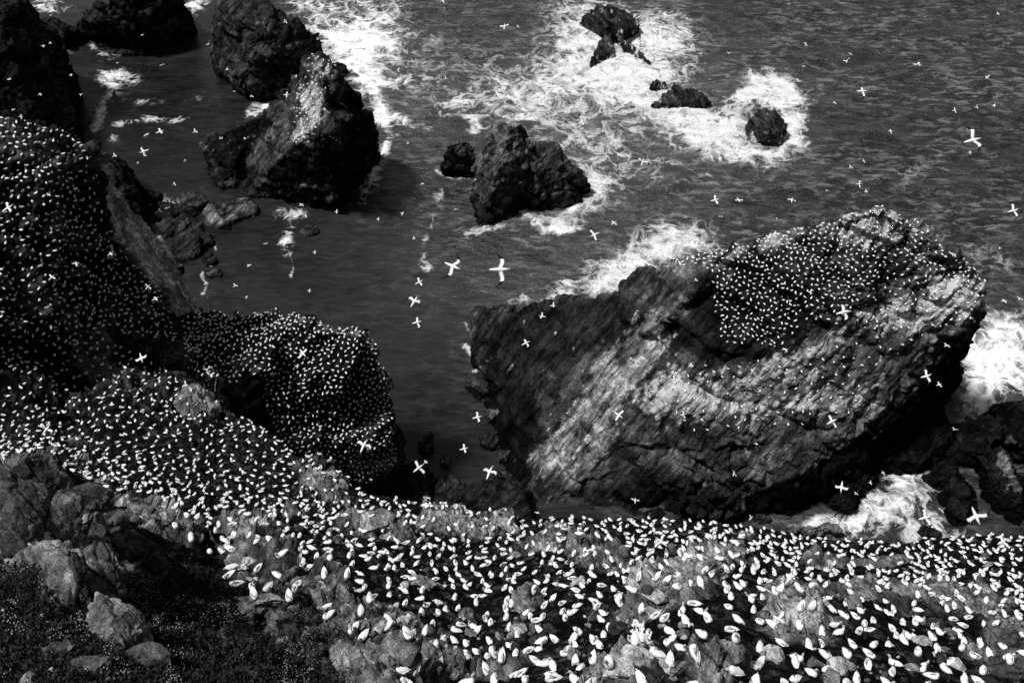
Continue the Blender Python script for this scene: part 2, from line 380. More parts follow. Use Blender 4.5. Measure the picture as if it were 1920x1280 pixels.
build_rock('sea_stack', [hull_of([(400, 20, 24), (425, -25, 28), (470, -10, 30), (520, 10, 28), (560, 40, 24), (590, 60, 20), (606, 80, 14), (480, 60, 26), (520, 100, 20), (420, 90, 14)],
                                 [(386, 100), (398, 140), (430, 182), (490, 190), (540, 170), (600, 130), (612, 104)], 8),
                         hull_of([(618, 108, 5), (640, 112, 5), (655, 122, 3)], [(660, 130), (640, 145), (610, 130)], 3)], 0.55, LM, 45, base=0.034, var=0.7, stains=[(500, 45, 26, 18, 0, 0.08), (560, 90, 20, 14, 0, 0.09)],
           label='bulky bare black stack behind the pyramid shaped one', cat='sea stack')
build_rock('sea_rock', [hull_of([(150, 40, 12), (178, 8, 18), (230, -14, 22), (330, -20, 20), (350, 12, 12), (250, 40, 14)], [(140, 60), (205, 66), (262, 72), (322, 56), (356, 24)], 8)], 0.55, LM, 48, base=0.02,
           label='wide dark rock at the top edge beyond the small bay')
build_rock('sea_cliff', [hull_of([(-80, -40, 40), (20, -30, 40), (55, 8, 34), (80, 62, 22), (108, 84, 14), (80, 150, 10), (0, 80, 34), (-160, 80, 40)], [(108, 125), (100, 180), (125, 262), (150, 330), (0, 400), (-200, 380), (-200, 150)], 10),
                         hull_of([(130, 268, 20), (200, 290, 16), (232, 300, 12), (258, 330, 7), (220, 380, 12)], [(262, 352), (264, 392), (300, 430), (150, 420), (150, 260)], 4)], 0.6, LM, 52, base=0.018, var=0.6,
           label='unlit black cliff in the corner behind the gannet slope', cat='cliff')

build_rock('sea_rock', [hull_of([(62, 30, 8), (110, 34, 9), (150, 50, 6), (120, 70, 5)], [(70, 70), (120, 92), (160, 74), (60, 40)], 4)], 0.5, LM, 58, base=0.014, label='low black rock bridging the corner cliff and the wide dark rock')
# --- skerries in the white water
for i, (top, foot, lab, aw) in enumerate([
    ([(1092, 30, 4), (1125, 8, 7), (1160, 14, 6.5), (1192, 32, 5), (1199, 45, 4), (1165, 62, 5), (1130, 45, 5)], [(1080, 48), (1110, 64), (1150, 62), (1172, 72), (1202, 58)], 'flat topped skerry at the head of the white surf', 0.15),
    ([(1128, 72, 3), (1145, 62, 3.5), (1118, 90, 3), (1110, 108, 2.5), (1150, 95, 2.5)], [(1100, 118), (1104, 134), (1118, 116), (1156, 112), (1142, 70)], 'hook shaped skerry awash in the brightest surf', 0.3),
    ([(1155, 66, 2.5), (1170, 73, 2.8), (1195, 93, 2.5), (1220, 113, 2)], [(1150, 78), (1185, 108), (1208, 126), (1230, 126)], 'thin finger of rock trailing through white foam', 0.3),
    ([(1216, 158, 3), (1232, 148, 3.5), (1250, 152, 3)], [(1212, 165), (1235, 172), (1256, 172)], 'small streaked skerry beside the longest foam washed rock', 0.3),
    ([(1262, 160, 3), (1300, 166, 3.4), (1336, 188, 2.5), (1280, 188, 2.5), (1222, 195, 2)], [(1214, 204), (1235, 211), (1290, 208), (1330, 206), (1342, 194)], 'long low skerry half covered by running foam', 0.35),
    ([(1402, 225, 5), (1425, 205, 7), (1455, 206, 7), (1474, 230, 5), (1440, 240, 6.5), (1462, 262, 3)], [(1396, 238), (1410, 262), (1440, 272), (1470, 268), (1480, 240)], 'ribbed conical skerry ringed by a curl of foam', 0.3)]):
    build_rock('skerry', [hull_of(top, foot, 2)], 0.33, [(3.2, 0.3, 0.2), (1.6, 0.22, 0.15), (0.8, 0.12, 0.1)], 60 + i, base=0.032, label=lab, wetz=0, awash=aw, bed=(0.93, 0.3, 0.2), rib=0.45, rot=(0.1, 0.1, 0.5), stretch=(1.4, 0.35, 1.0), group='skerries in the surf')

# --- left: gannet cliff, its fallen boulders, and the lump
lump = [(335, 604, 34), (388, 582, 30), (470, 592, 33), (520, 592, 36), (562, 588, 38), (640, 614, 38), (700, 636, 35), (720, 690, 31), (726, 760, 24), (745, 830, 14), (756, 872, 7),
        (480, 690, 40), (490, 790, 34), (560, 850, 26), (690, 908, 12), (380, 690, 46), (330, 650, 42)]
T = [at_z(*p) for p in lump]
lm = T + [np.array([p[0] - 1, p[1] + 7, -4]) for p in T[:11]] + [at_z(700, 920, -4), at_z(560, 900, -4), at_z(480, 880, -4), at_z(300, 760, -4)]
LMP = build_rock('headland', [lm], 0.5, [(6, 1.2, 0.8), (2.5, 0.55, 0.4), (1.1, 0.24, 0.18)], 75, base=0.04, var=0.6, kind='structure', mat=M_FAR2, rot=ROT2, paint=[([(452, 690), (492, 700), (505, 800), (470, 800)], 0.006, 8)],  # near-black strip paints the shade inside the gully
           soil=[(590, 720, 130, 120, 30, 0.013), (420, 630, 90, 50, 10, 0.02)], stains=[(700, 860, 50, 26, -30, 0.12), (640, 618, 90, 10, 15, 0.2)], label='rounded headland covered with nests')

for i, (px, py, w, h, ang, z, tone, lab) in enumerate([
    (440, 400, 42, 26, -30, 2.5, 0.10, 'big pale four sided boulder half in the dark bay'),
    (362, 385, 24, 16, 10, 2.5, 0.06, 'pale topped rock among the black shore boulders'),
    (342, 396, 16, 14, 40, 2.0, 0.05, 'small grey boulder wedged between shore rocks under the cliff'),
    (330, 428, 26, 22, 0, 2.5, 0.03, 'rounded dark boulder at the foot of the gannet cliff'),
    (360, 430, 22, 16, 20, 2.0, 0.035, 'knobbly dark rock with a rounded top on the shore'),
    (345, 470, 24, 30, 20, 2.5, 0.025, 'tall dark triangular rock under the lower cliff end'),
    (310, 400, 30, 20, 0, 2.0, 0.02, 'black rock at the edge of a foam patch'),
    (402, 516, 12, 7, -10, 1.0, 0.06, 'lone little boulder in still dark water'),
    (583, 434, 14, 10, 10, 0.8, 0.05, 'single wave washed stone in the open bay'),
    (470, 360, 28, 18, 0, 1.5, 0.02, 'dark boulder at the foot of the pyramid stack'),
    (520, 366, 40, 12, 3, 1.5, 0.018, 'low black ledge in front of the pyramid stack'),
    (425, 348, 26, 12, 10, 1.5, 0.02, 'wet black stone at the corner of the pyramid stack'),
    (375, 455, 30, 20, -30, 2.0, 0.02, 'jagged dark rubble below the pale four sided boulder'),
    (395, 490, 20, 14, 30, 1.2, 0.02, 'small black rock among thin foam threads'),
    (290, 372, 22, 16, 0, 2.0, 0.016, 'black rock wedged between the cliff and the bay'),
    (800, 838, 18, 20, 5, 3.0, 0.13, 'square pale boulder at the head of the inlet'),
    (834, 868, 16, 11, 30, 1.5, 0.10, 'pale oblong stone beside the square boulder'),
    (800, 890, 18, 12, 20, 1.5, 0.05, 'grey rock below the square boulder'),
    (838, 918, 30, 24, 0, 2.0, 0.02, 'broad black rock in the shaded head of the inlet'),
    (910, 930, 32, 26, 0, 2.5, 0.02, 'second broad black rock at the shaded inlet head'),
    (898, 735, 34, 12, 38, 2.5, 0.05, 'long pale ledge rock leaning on the great slab'),
    (922, 785, 20, 13, 30, 2.5, 0.08, 'light grey boulder against the foot of the great slab'),
    (918, 830, 22, 16, 10, 2.0, 0.035, 'dark round boulder in the water under the great slab'),
    (945, 862, 18, 9, -50, 2.0, 0.06, 'upright splinter of stone near the great slab'),
    (945, 905, 18, 14, 0, 2.5, 0.05, 'grey block at the shadowed foot of the great slab'),
    (1430, 975, 20, 8, 0, 1.5, 0.03, 'small flat block beside the long black rock'),
    (1745, 1000, 26, 14, 0, 1.5, 0.02, 'low wet rock in the foaming inlet')]):
    if i < 9: w *= 1.45; h *= 1.4
    c = at_z(px, py, 0); rpx = np.linalg.norm(c - np.array([0, 0, H])) / F35
    rr = np.random.default_rng(900 + i); ca, sa = math.cos(math.radians(ang)), math.sin(math.radians(ang))
    pts = []
    for k in range(12):
        th = 2 * math.pi * (k + rr.uniform(-.3, .3)) / 12
        u, v = math.cos(th) * w * rpx * rr.uniform(.8, 1.05), -math.sin(th) * h * 1.25 * rpx * rr.uniform(.8, 1.05)
        x, y = u * ca - v * sa, u * sa + v * ca
        pts.append(c + np.array([x, -y, -2.0])); pts.append(c + np.array([x * .8, -y * .8, z * rr.uniform(.4, 1)]))
    build_rock('shore_boulder', [pts], max(0.16, w * rpx / 16), [(w * rpx * 0.9, w * rpx * .16, .12 * z), (w * rpx * .35, w * rpx * .06, .05 * z)], 120 + i, base=tone, var=0.7, label=lab, cat='boulder', wetz=0.5 * z if tone > .03 else 0)

# ------------------------------------------------------------------ the slope we stand on
crest_pts = [(-420, 170), (-200, 195), (0, 224), (60, 234), (130, 248), (152, 270), (166, 288), (205, 335), (252, 392), (302, 446), (350, 536), (374, 576), (384, 640), (404, 742), (470, 792), (520, 832), (600, 882), (645, 914), (700, 934), (760, 944), (800, 962),
             (850, 957), (900, 986), (940, 972), (990, 984), (1060, 985), (1150, 984), (1250, 982), (1330, 990), (1420, 1000), (1500, 1010), (1600, 1018), (1700, 1020), (1800, 1010), (1900, 1006), (2100, 1000), (2340, 1010)]
ctl = [(0, 1280, 28), (300, 1280, 28), (600, 1280, 32), (800, 1280, 35), (1050, 1280, 35), (1400, 1280, 35), (1700, 1280, 42), (1920, 1280, 48),
       (0, 1100, 35), (250, 1100, 36), (450, 1120, 40), (650, 1130, 49), (900, 1170, 54), (1150, 1150, 48), (1400, 1150, 44), (1650, 1150, 54), (1900, 1150, 65),
       (0, 960, 41), (120, 960, 44), (250, 1000, 46), (420, 1030, 55), (640, 1040, 61), (850, 1060, 68), (1050, 1060, 66), (1330, 1050, 60), (1600, 1070, 78), (1850, 1070, 86),
       (20, 898, 46), (80, 893, 49), (200, 948, 64), (330, 966, 69), (430, 986, 67), (560, 1000, 70), (700, 1004, 74), (780, 1000, 80),
       (20, 862, 92), (120, 868, 96), (200, 896, 97), (330, 922, 97), (450, 944, 94), (560, 952, 94), (690, 962, 90),
       (500, 860, 118), (350, 830, 125), (200, 800, 128), (50, 790, 128), (300, 720, 150), (200, 690, 154), (100, 740, 143), (0, 750, 138), (0, 640, 141), (110, 640, 150), (0, 500, 146), (0, 360, 152), (0, 228, 158), (130, 254, 164), (130, 400, 158), (150, 520, 158), (190, 400, 166), (166, 292, 168), (252, 396, 181), (262, 490, 176), (300, 600, 170), (320, 560, 180), (350, 540, 192), (374, 580, 196), (370, 660, 176), (-400, 200, 158), (-400, 500, 138), (-200, 700, 128), (420, 770, 138), (560, 872, 116), (640, 922, 108), (160, 640, 158), (330, 706, 156),
       (800, 964, 92), (900, 990, 90), (1000, 990, 90), (1250, 986, 96), (1500, 1014, 104), (1700, 1024, 111), (1900, 1010, 115),
       (-400, 1280, 30), (-400, 1000, 44), (-400, 870, 92), (2300, 1280, 64), (2300, 1120, 88), (2300, 1020, 125), (0, 1420, 22), (960, 1420, 27), (1900, 1420, 40), (-400, 1420, 24), (2300, 1420, 52)]
C = np.array(ctl, float); X = C[:, :2] / 600.0; y = np.log(C[:, 2])
def tps(A, B):
    r2 = ((A[:, None, :] - B[None]) ** 2).sum(-1); return 0.5 * r2 * np.log(r2 + 1e-12)
K = tps(X, X) + np.eye(len(X)) * 2e-4; Pm = np.c_[np.ones(len(X)), X]
sol = np.linalg.solve(np.block([[K, Pm], [Pm.T, np.zeros((3, 3))]]), np.r_[y, np.zeros(3)])
def depth_at(px, py):
    q = np.stack([px, py], -1).reshape(-1, 2) / 600.0; out = np.empty(len(q))
    for i in range(0, len(q), 40000):
        b = q[i:i + 40000]; out[i:i + 40000] = tps(b, X) @ sol[:-3] + np.c_[np.ones(len(b)), b] @ sol[-3:]
    return np.exp(out).reshape(px.shape)
NC, NR, NB_ = 1180, 470, 40
cols = np.linspace(-420, 2340, NC)
cx, cy = np.array(crest_pts, float).T
crest = np.interp(cols, cx, cy) + np.where(cols > 420, 8.0, 5.0) * fbm(np.c_[cols / 70, cols * 0, cols * 0], 4, 5)
NF = 800
tt = np.linspace(0, 1, NF)
PX = np.repeat(cols[None], NF, 0); PY = 1420 + (crest[None] - 1420) * tt[:, None]
DF = depth_at(PX, PY); G0 = at_d(PX, PY, DF)
stp = np.linalg.norm(np.diff(G0, axis=0), axis=2) / (0.5 * (DF[1:] + DF[:-1])) * F35      # step on the ground, as an angle
stp = np.minimum(stp, 60.0) ** 0.85
arc = np.concatenate([np.zeros((1, NC)), np.cumsum(stp, 0)], 0); arc /= arc[-1:]
sm = np.ones(41) / 41
arc = np.stack([np.convolve(np.pad(r_, 20, 'edge'), sm, 'valid') for r_ in arc])
tv = np.linspace(0, 1, NR); PY = np.empty((NR, NC)); PX = np.repeat(cols[None], NR, 0)
for c_ in range(NC): PY[:, c_] = 1420 + (crest[c_] - 1420) * np.interp(tv, arc[:, c_], tt)
G = at_d(PX, PY, depth_at(PX, PY))
last = G[-1]; rad = last[:, :2] / np.linalg.norm(last[:, :2], axis=1, keepdims=True)
back = []
for k in range(1, NB_ + 1):
    s = k / NB_; dz = (last[:, 2] + 5) * (s ** 1.3); run = 4.0 * (1 - np.exp(-dz / 4.0)) + 0.22 * dz
    back.append(np.c_[last[:, 0] + rad[:, 0] * run, last[:, 1] + rad[:, 1] * run, last[:, 2] - dz])
G = np.concatenate([G, np.array(back)], 0); RWS = NR + NB_
idx = np.arange(RWS * NC).reshape(RWS, NC)
Fq = np.stack([idx[:-1, :-1], idx[:-1, 1:], idx[1:, 1:], idx[1:, :-1]], -1).reshape(-1, 4)
V = G.reshape(-1, 3).astype(np.float32)
N = relax(normals(V, Fq), Fq, 12)
N[N[:, 2] < -0.2] *= -1
bpx, bpy_ = to_px(V)
dist = np.linalg.norm(V - np.array([0, 0, H]), axis=1)
VEG = [(-500, 1090), (0, 1060), (60, 1050), (110, 1130), (160, 1160), (235, 1150), (250, 1070), (330, 1045), (420, 1080), (480, 1100), (560, 1110), (640, 1180), (660, 1280), (700, 1500), (-500, 1500)]
veg = inpoly(bpx, bpy_, VEG).astype(np.float32)
outc = fbm(V / 6.0, 3, 611)                                    # where bedrock breaks through the nest soil
out_blobs = [(1290, 1085, 110, 34, -30), (1190, 1250, 110, 44, -10), (1480, 1170, 60, 50, 20), (760, 1215, 130, 60, 20), (1768, 1120, 60, 30, 0), (600, 1200, 130, 60, 35),
             (700, 990, 60, 25, 10), (845, 975, 55, 22, 10), (940, 985, 45, 20, 0), (1050, 1010, 60, 25, 0), (80, 1000, 90, 90, 50), (180, 1090, 70, 80, 80), (215, 1175, 60, 30, 40), (600, 1190, 120, 40, 35), (520, 1150, 90, 30, -20), (700, 1240, 70, 50, 20), (330, 990, 110, 25, 20), (60, 900, 60, 40, 0),
             (500, 1150, 110, 40, -10), (600, 905, 60, 22, 35), (370, 760, 60, 36, 40), (480, 1040, 90, 30, 35), (1880, 1230, 60, 50, 0), (1110, 1040, 70, 30, 20), (1350, 1260, 90, 30, 0), (230, 690, 70, 20, 20)]
ob = np.zeros(len(V))
for b_ in out_blobs: ob = np.maximum(ob, blob(bpx, bpy_, *b_))
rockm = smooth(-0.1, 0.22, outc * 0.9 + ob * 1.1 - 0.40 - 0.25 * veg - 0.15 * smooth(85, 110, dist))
h1, t1 = rock_relief(V, [(4.5, 0.75, 0.3), (1.7, 0.32, 0.16), (0.6, 0.1, 0.05)], 801, ROT1, (1.0, 0.38, 1.0))
h2, t2 = rock_relief(V, [(1.1, 0.16, 0.06), (0.36, 0.06, 0.03)], 821, ROT2, (1.0, 0.6, 1.0))
F1n, F2n, rn, _ = worley(V / 0.95, 840)
nest = (1 - smooth(0.05, 0.55, F1n))
soilh = 0.1 * fbm(V / 1.2, 4, 850) + 0.10 * nest + 0.25 * h1 + 0.5 * h2
rbs = 0.16 * ribs(strata_xyz(V, (0.75, 0.45, 0.45)), 0.8, 833) + 0.07 * ribs(strata_xyz(V, (0.75, 0.45, 0.45)), 0.3, 834)
FACE = [(166, 288), (190, 340), (196, 400), (258, 486), (314, 556), (330, 590), (376, 590), (350, 536), (302, 440), (252, 386), (205, 330)]
face = inpoly(bpx + 8 * fbm(V / 4.0, 3, 641), bpy_ + 8 * fbm(V / 4.0 + 30, 3, 642), FACE).astype(np.float32)
farm = smooth(122, 150, dist)
h3, t3 = rock_relief(V, [(9, 1.3, 1.0), (3.6, 0.65, 0.5)], 841, ROT2, (1.0, 0.35, 1.0), 0.15, 1.5)
BEDL = (0.5, 0.3, 0.8)
rb3 = 0.55 * ribs(strata_xyz(V, BEDL), 2.6, 845) + 0.25 * ribs(strata_xyz(V, BEDL), 0.9, 846)
gully = np.zeros(len(V))
for gp, gw, gd in [([(-100, 640), (0, 655), (90, 660), (150, 700)], 26, 3.5), ([(150, 470), (220, 520), (290, 575), (330, 620)], 16, 2.5), ([(170, 400), (240, 490), (300, 570)], 10, 1.8), ([(230, 640), (330, 680), (380, 700)], 12, 2.0), ([(20, 430), (120, 520), (230, 600)], 9, 1.5), ([(-40, 560), (60, 590), (150, 640)], 10, 1.5)]:
    gully = np.maximum(gully, gd * np.exp(-(segdist(bpx + 10 * fbm(V / 6.0, 3, 851), bpy_ + 10 * fbm(V / 6.0 + 9, 3, 852), gp) / gw) ** 2))
farh = farm * ((h3 + rb3) * (1 - 0.75 * face) - gully + face * 0.5 * ribs(strata_xyz(V, (0.65, -0.7, 0.06), 7.0), 1.6, 847))
hh = rockm * (1.45 * h1 + 1.5 * h2 + 0.3 + rbs) + (1 - rockm) * soilh
hh *= 1 + 0.3 * smooth(70, 130, dist)
st2 = np.linalg.norm(np.diff(G, axis=0), axis=2); st2 = np.concatenate([st2[:1], st2], 0); cs_ = np.linalg.norm(np.diff(G, axis=1), axis=2); cs_ = np.concatenate([cs_[:, :1], cs_], 1)
str_ = np.repeat(st2.reshape(-1) / (cs_.reshape(-1) + 1e-3), 1)
hh *= (1 - 0.8 * face) / (1 + np.maximum(str_ - 3.0, 0) / 4)
hh = hh + farh / (1 + np.maximum(str_ - 6.0, 0) / 6)
V2 = V + N * hh[:, None]
# stones and soil: pale lichened facets, black guano-soaked peat between them
SQ = strata_xyz(V2, (0.75, 0.45, 0.45))
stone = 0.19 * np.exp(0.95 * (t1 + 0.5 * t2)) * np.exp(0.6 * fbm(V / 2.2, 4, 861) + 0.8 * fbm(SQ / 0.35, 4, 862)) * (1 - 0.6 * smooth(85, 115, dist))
pebble = smooth(0.66, 0.8, t2 + 0.5)
soil = 0.005 * np.exp(1.2 * fbm(V / 0.5, 4, 871)) + 0.05 * pebble * (rn[:, 0] * 0 + 0.6)
tone = rockm * stone + (1 - rockm) * soil
gu = smooth(0.28, 0.6, fbm(V / np.array([3.0, 5.0, 3.0]), 5, 881)) * rockm * (1 - veg)
tone = tone * (1 - gu * 0.8) + 0.30 * gu * 0.8
tone = tone * (1 - 0.35 * veg)
SQL = strata_xyz(V2, BEDL)
SQF = strata_xyz(V2, (0.65, -0.7, 0.06), 7.0)
seam = smooth(0.05, 0.4, fbm(SQL / 1.5, 4, 891) + 0.3 * t3) * farm
tone = tone * (1 - seam) + seam * 0.05 * np.exp(0.7 * fbm(V2 / 1.5, 4, 892))
tone = tone * (1 - face) + face * 0.20 * np.exp(1.7 * fbm(SQF / 0.7, 5, 893, 0.65) + 0.9 * fbm(V2 / 5.0, 4, 894))
tone = np.where(farm * gully > 1.0, 0.006, tone)  # gully beds near-black, their shade put into the tone
SQ = np.where((farm > 0.5)[:, None], SQL * 0.22, SQ)
SQ = np.where((face > 0.5)[:, None], SQF * 0.25, SQ)
o0 = np.array([0.0, 40.0, 90.0])
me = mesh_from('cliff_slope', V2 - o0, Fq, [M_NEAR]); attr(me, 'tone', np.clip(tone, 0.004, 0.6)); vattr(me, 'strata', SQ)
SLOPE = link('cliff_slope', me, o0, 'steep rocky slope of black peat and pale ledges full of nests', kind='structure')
ROCKS.append(SLOPE)
bpy.context.view_layer.update()
DG = bpy.context.evaluated_depsgraph_get()
def shoot(px, py):
    d = ray(px, py); ok, loc, nrm, _, ob_, _ = SC.ray_cast(DG, (0, 0, H), Vector(d).normalized())
    return (np.array(loc), np.array(nrm), ob_) if ok else (None, None, None)

# ------------------------------------------------------------------ boulders on the slope
def boulder_mesh(seed, sx, sy, sz, tone):
    rr = np.random.default_rng(seed); bm = bmesh.new(); bmesh.ops.create_icosphere(bm, subdivisions=6, radius=1)
    V = np.array([v.co[:] for v in bm.verts], np.float32); Fc = np.array([[v.index for v in f.verts] for f in bm.faces], np.int32); bm.free()
    N = V.copy()
    for k in range(11):
        n = rr.normal(size=3); n[2] += 0.3; n /= np.linalg.norm(n); d = rr.uniform(0.45, 0.8)
        e = V @ n - d; V = V - np.maximum(e, 0)[:, None] * n
    W = V * np.array([sx, sy, sz])
    m = min(sx, sy, sz)
    h, t = rock_relief(W + seed * 3.7, [(m * 0.9, m * 0.13, m * 0.09), (m * 0.35, m * 0.05, m * 0.035), (m * .14, m * .02, m * .012)], seed, ROT1, (1, .5, 1))
    W = W + N * (h + 0.06 * m * fbm(W / m * 1.2 + seed, 4, seed))[:, None]
    me = mesh_from('boulder', W, Fc, [M_BOULDER]); Q = strata_xyz(W, (0.75, 0.5, 0.3)); attr(me, 'tone', np.clip(1.9 * tone * np.exp(0.4 * t + 0.4 * fbm(W / m * 2.0, 3, seed + 3) + 0.5 * fbm(Q / m / .25, 3, seed + 4)), .006, .6)); vattr(me, 'strata', Q + seed)
    return me
BOULDERS = []
for i, (px, py, w, h, ang, tone, lab) in enumerate([
    (62, 1000, 42, 62, 8, 0.09, 'huge dark crag block rising between flowers and colony'),
    (150, 965, 44, 36, -20, 0.10, 'jagged grey crag shoulder under the small bright boulder'),
    (250, 1035, 50, 26, 35, 0.07, 'dark tilted ledge between the crag and the flowers'),
    (330, 1015, 44, 22, 25, 0.08, 'narrow grey ledge falling toward the colony edge'),
    (46, 908, 42, 46, 15, 0.10, 'blunt grey boulder capping the broken crag above the peat'),
    (12, 900, 24, 26, -20, 0.08, 'rough boulder beside the blunt crag cap at the frame edge'),
    (196, 906, 15, 13, 20, 0.26, 'small bright boulder alone on the black nesting slope'),
    (278, 962, 36, 18, 12, 0.2, 'low pale rock topped by a row of gannets'),
    (236, 978, 28, 16, 10, 0.09, 'dark rounded rock just under the row of gannets'),
    (108, 1000, 26, 66, 15, 0.13, 'tall narrow crag standing above the flowers'),
    (184, 1085, 42, 58, 5, 0.18, 'broad upright slab speckled with lichen among the flowers'),
    (150, 1090, 14, 50, -5, 0.07, 'dark upright splinter along the side of the speckled slab'),
    (215, 1175, 62, 26, 40, 0.18, 'pale slab sloping down through the flowers below the speckled one'),
    (108, 1222, 26, 18, -15, 0.10, 'hunched grey boulder deep in the dark leaves'),
    (168, 1256, 26, 24, 10, 0.12, 'square lichened boulder low among the leaves'),
    (468, 1140, 52, 22, -22, 0.15, 'pale overhanging slab arched over a black hollow'),
    (542, 1190, 20, 58, -28, 0.10, 'long narrow rib of rock running down from the arched slab'),
    (590, 1120, 46, 26, 25, 0.12, 'cracked grey outcrop at the edge of the nesting birds'),
    (372, 762, 42, 30, 40, 0.09, 'smooth grey dome on the skyline of the nesting slope'),
    (612, 905, 44, 18, 38, 0.10, 'split grey crag above the shaded inlet'),
    (720, 985, 46, 26, 10, 0.13, 'pale humped boulder at the brink beside the inlet'),
    (845, 984, 54, 26, 15, 0.12, 'wide grey dome with gannets sitting at the brink'),
    (938, 984, 28, 20, -10, 0.22, 'whitish rock cone on the brink'),
    (455, 1062, 30, 20, 30, 0.15, 'pale striped stone under the thin edge of the colony'),
    (790, 1098, 34, 16, -15, 0.12, 'grey wedge shaped stone in the thick of the colony'),
    (876, 1162, 20, 16, 10, 0.07, 'small dark rounded stone ringed by nests'),
    (992, 1142, 32, 34, -20, 0.10, 'large round mottled boulder in the midst of the nests'),
    (1084, 1096, 12, 15, 5, 0.26, 'small pale egg shaped boulder among the nests'),
    (1290, 1088, 80, 26, -32, 0.12, 'long leaning grey ledge rising through the colony'),
    (1234, 1154, 22, 15, 10, 0.3, 'white stained block between two nests'),
    (1170, 1168, 16, 18, -10, 0.12, 'dark cracked block beside the white stained one'),
    (1190, 1252, 70, 34, -14, 0.28, 'broad pale slab at the bottom edge of the colony'),
    (1490, 1165, 50, 40, 25, 0.20, 'square guano streaked slab with a flapping gannet'),
    (1440, 1236, 22, 18, 0, 0.18, 'pale broken block below the guano streaked slab'),
    (1645, 1062, 58, 15, -6, 0.06, 'smooth dark slab across the distant part of the colony'),
    (1768, 1122, 52, 26, 10, 0.13, 'cracked grey dome among the smaller birds'),
    (1886, 1214, 40, 26, -25, 0.03, 'black rock bulging in at the frame edge'),
    (1890, 1262, 44, 24, -30, 0.04, 'second black rock under the bulging one in the corner'),
    (676, 1242, 46, 30, 20, 0.12, 'fissured grey outcrop between flowers and birds'),
    (800, 1236, 50, 22, 15, 0.14, 'layered pale ledge under the largest birds'),
    (1580, 1255, 24, 14, 20, 0.28, 'small four cornered pale stone near the bottom edge')]):
    loc, nrm, ob_ = shoot(px, py)
    if loc is None: continue
    r = np.linalg.norm(loc - np.array([0, 0, H])) / F35
    sx, sy = w * r, h * r; sx *= 1.35; sy *= 1.4; sz = 0.8 * min(sx, sy) + 0.15 * max(sx, sy)
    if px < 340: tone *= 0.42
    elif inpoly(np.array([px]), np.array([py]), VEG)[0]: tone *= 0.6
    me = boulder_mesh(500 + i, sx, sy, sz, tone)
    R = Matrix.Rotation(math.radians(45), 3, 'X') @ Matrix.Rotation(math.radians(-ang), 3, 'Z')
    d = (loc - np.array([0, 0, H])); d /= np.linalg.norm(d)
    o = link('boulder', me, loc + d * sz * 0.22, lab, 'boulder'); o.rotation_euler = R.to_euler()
    BOULDERS.append((px, py, lab)); ROCKS.append(o)
bpy.context.view_layer.update(); DG = bpy.context.evaluated_depsgraph_get()

# ------------------------------------------------------------------ gannets
def loft(spine, mats, seg=10, closed=True):
    """spine: (x, y, z, rw, rh); rings perpendicular to the spine"""
    P = np.array([s[:3] for s in spine], float); V = []; Fc = []; Mi = []
    T = np.gradient(P, axis=0); T /= np.linalg.norm(T, axis=1, keepdims=True) + 1e-9
    for i, s in enumerate(spine):
        t = T[i]; side = np.cross([0, 0, 1.0], t); 
        if np.linalg.norm(side) < 0.2: side = np.array([0, 1.0, 0])
        side /= np.linalg.norm(side)
        if side[1] < 0: side = -side
        up = np.cross(t, side); up /= np.linalg.norm(up)
        for k in range(seg):
            a = 2 * math.pi * k / seg; V.append(P[i] + side * math.cos(a) * s[3] + up * math.sin(a) * s[4])
    for i in range(len(spine) - 1):
        for k in range(seg):
            a, b = i * seg + k, i * seg + (k + 1) % seg; Fc.append((a, b, b + seg, a + seg)); Mi.append(mats[i])
    Fc.append(tuple(range(seg))[::-1]); Mi.append(mats[0]); n = len(spine)
    Fc.append(tuple(range((n - 1) * seg, n * seg))); Mi.append(mats[-1])
    return V, Fc, Mi
def join(parts):
    V = []; Fc = []; Mi = []
    for v, f, m in parts:
        o = len(V); V += list(v); Fc += [tuple(i + o for i in q) for q in f]; Mi += m
    return np.array(V), Fc, Mi
def folded_wing(s, lift=0.0):
    return loft([(0.12, s * .09, .14, .02, .05), (0.0, s * .118, .145, .028, .08), (-.18, s * .082, .145, .026, .066), (-.32, s * .042, .135, .02, .038), (-.40, s * .03, .125, .02, .022), (-.64, s * -.025, .115, .010, .008)],
                [0, 0, 0, 2, 2], 6)
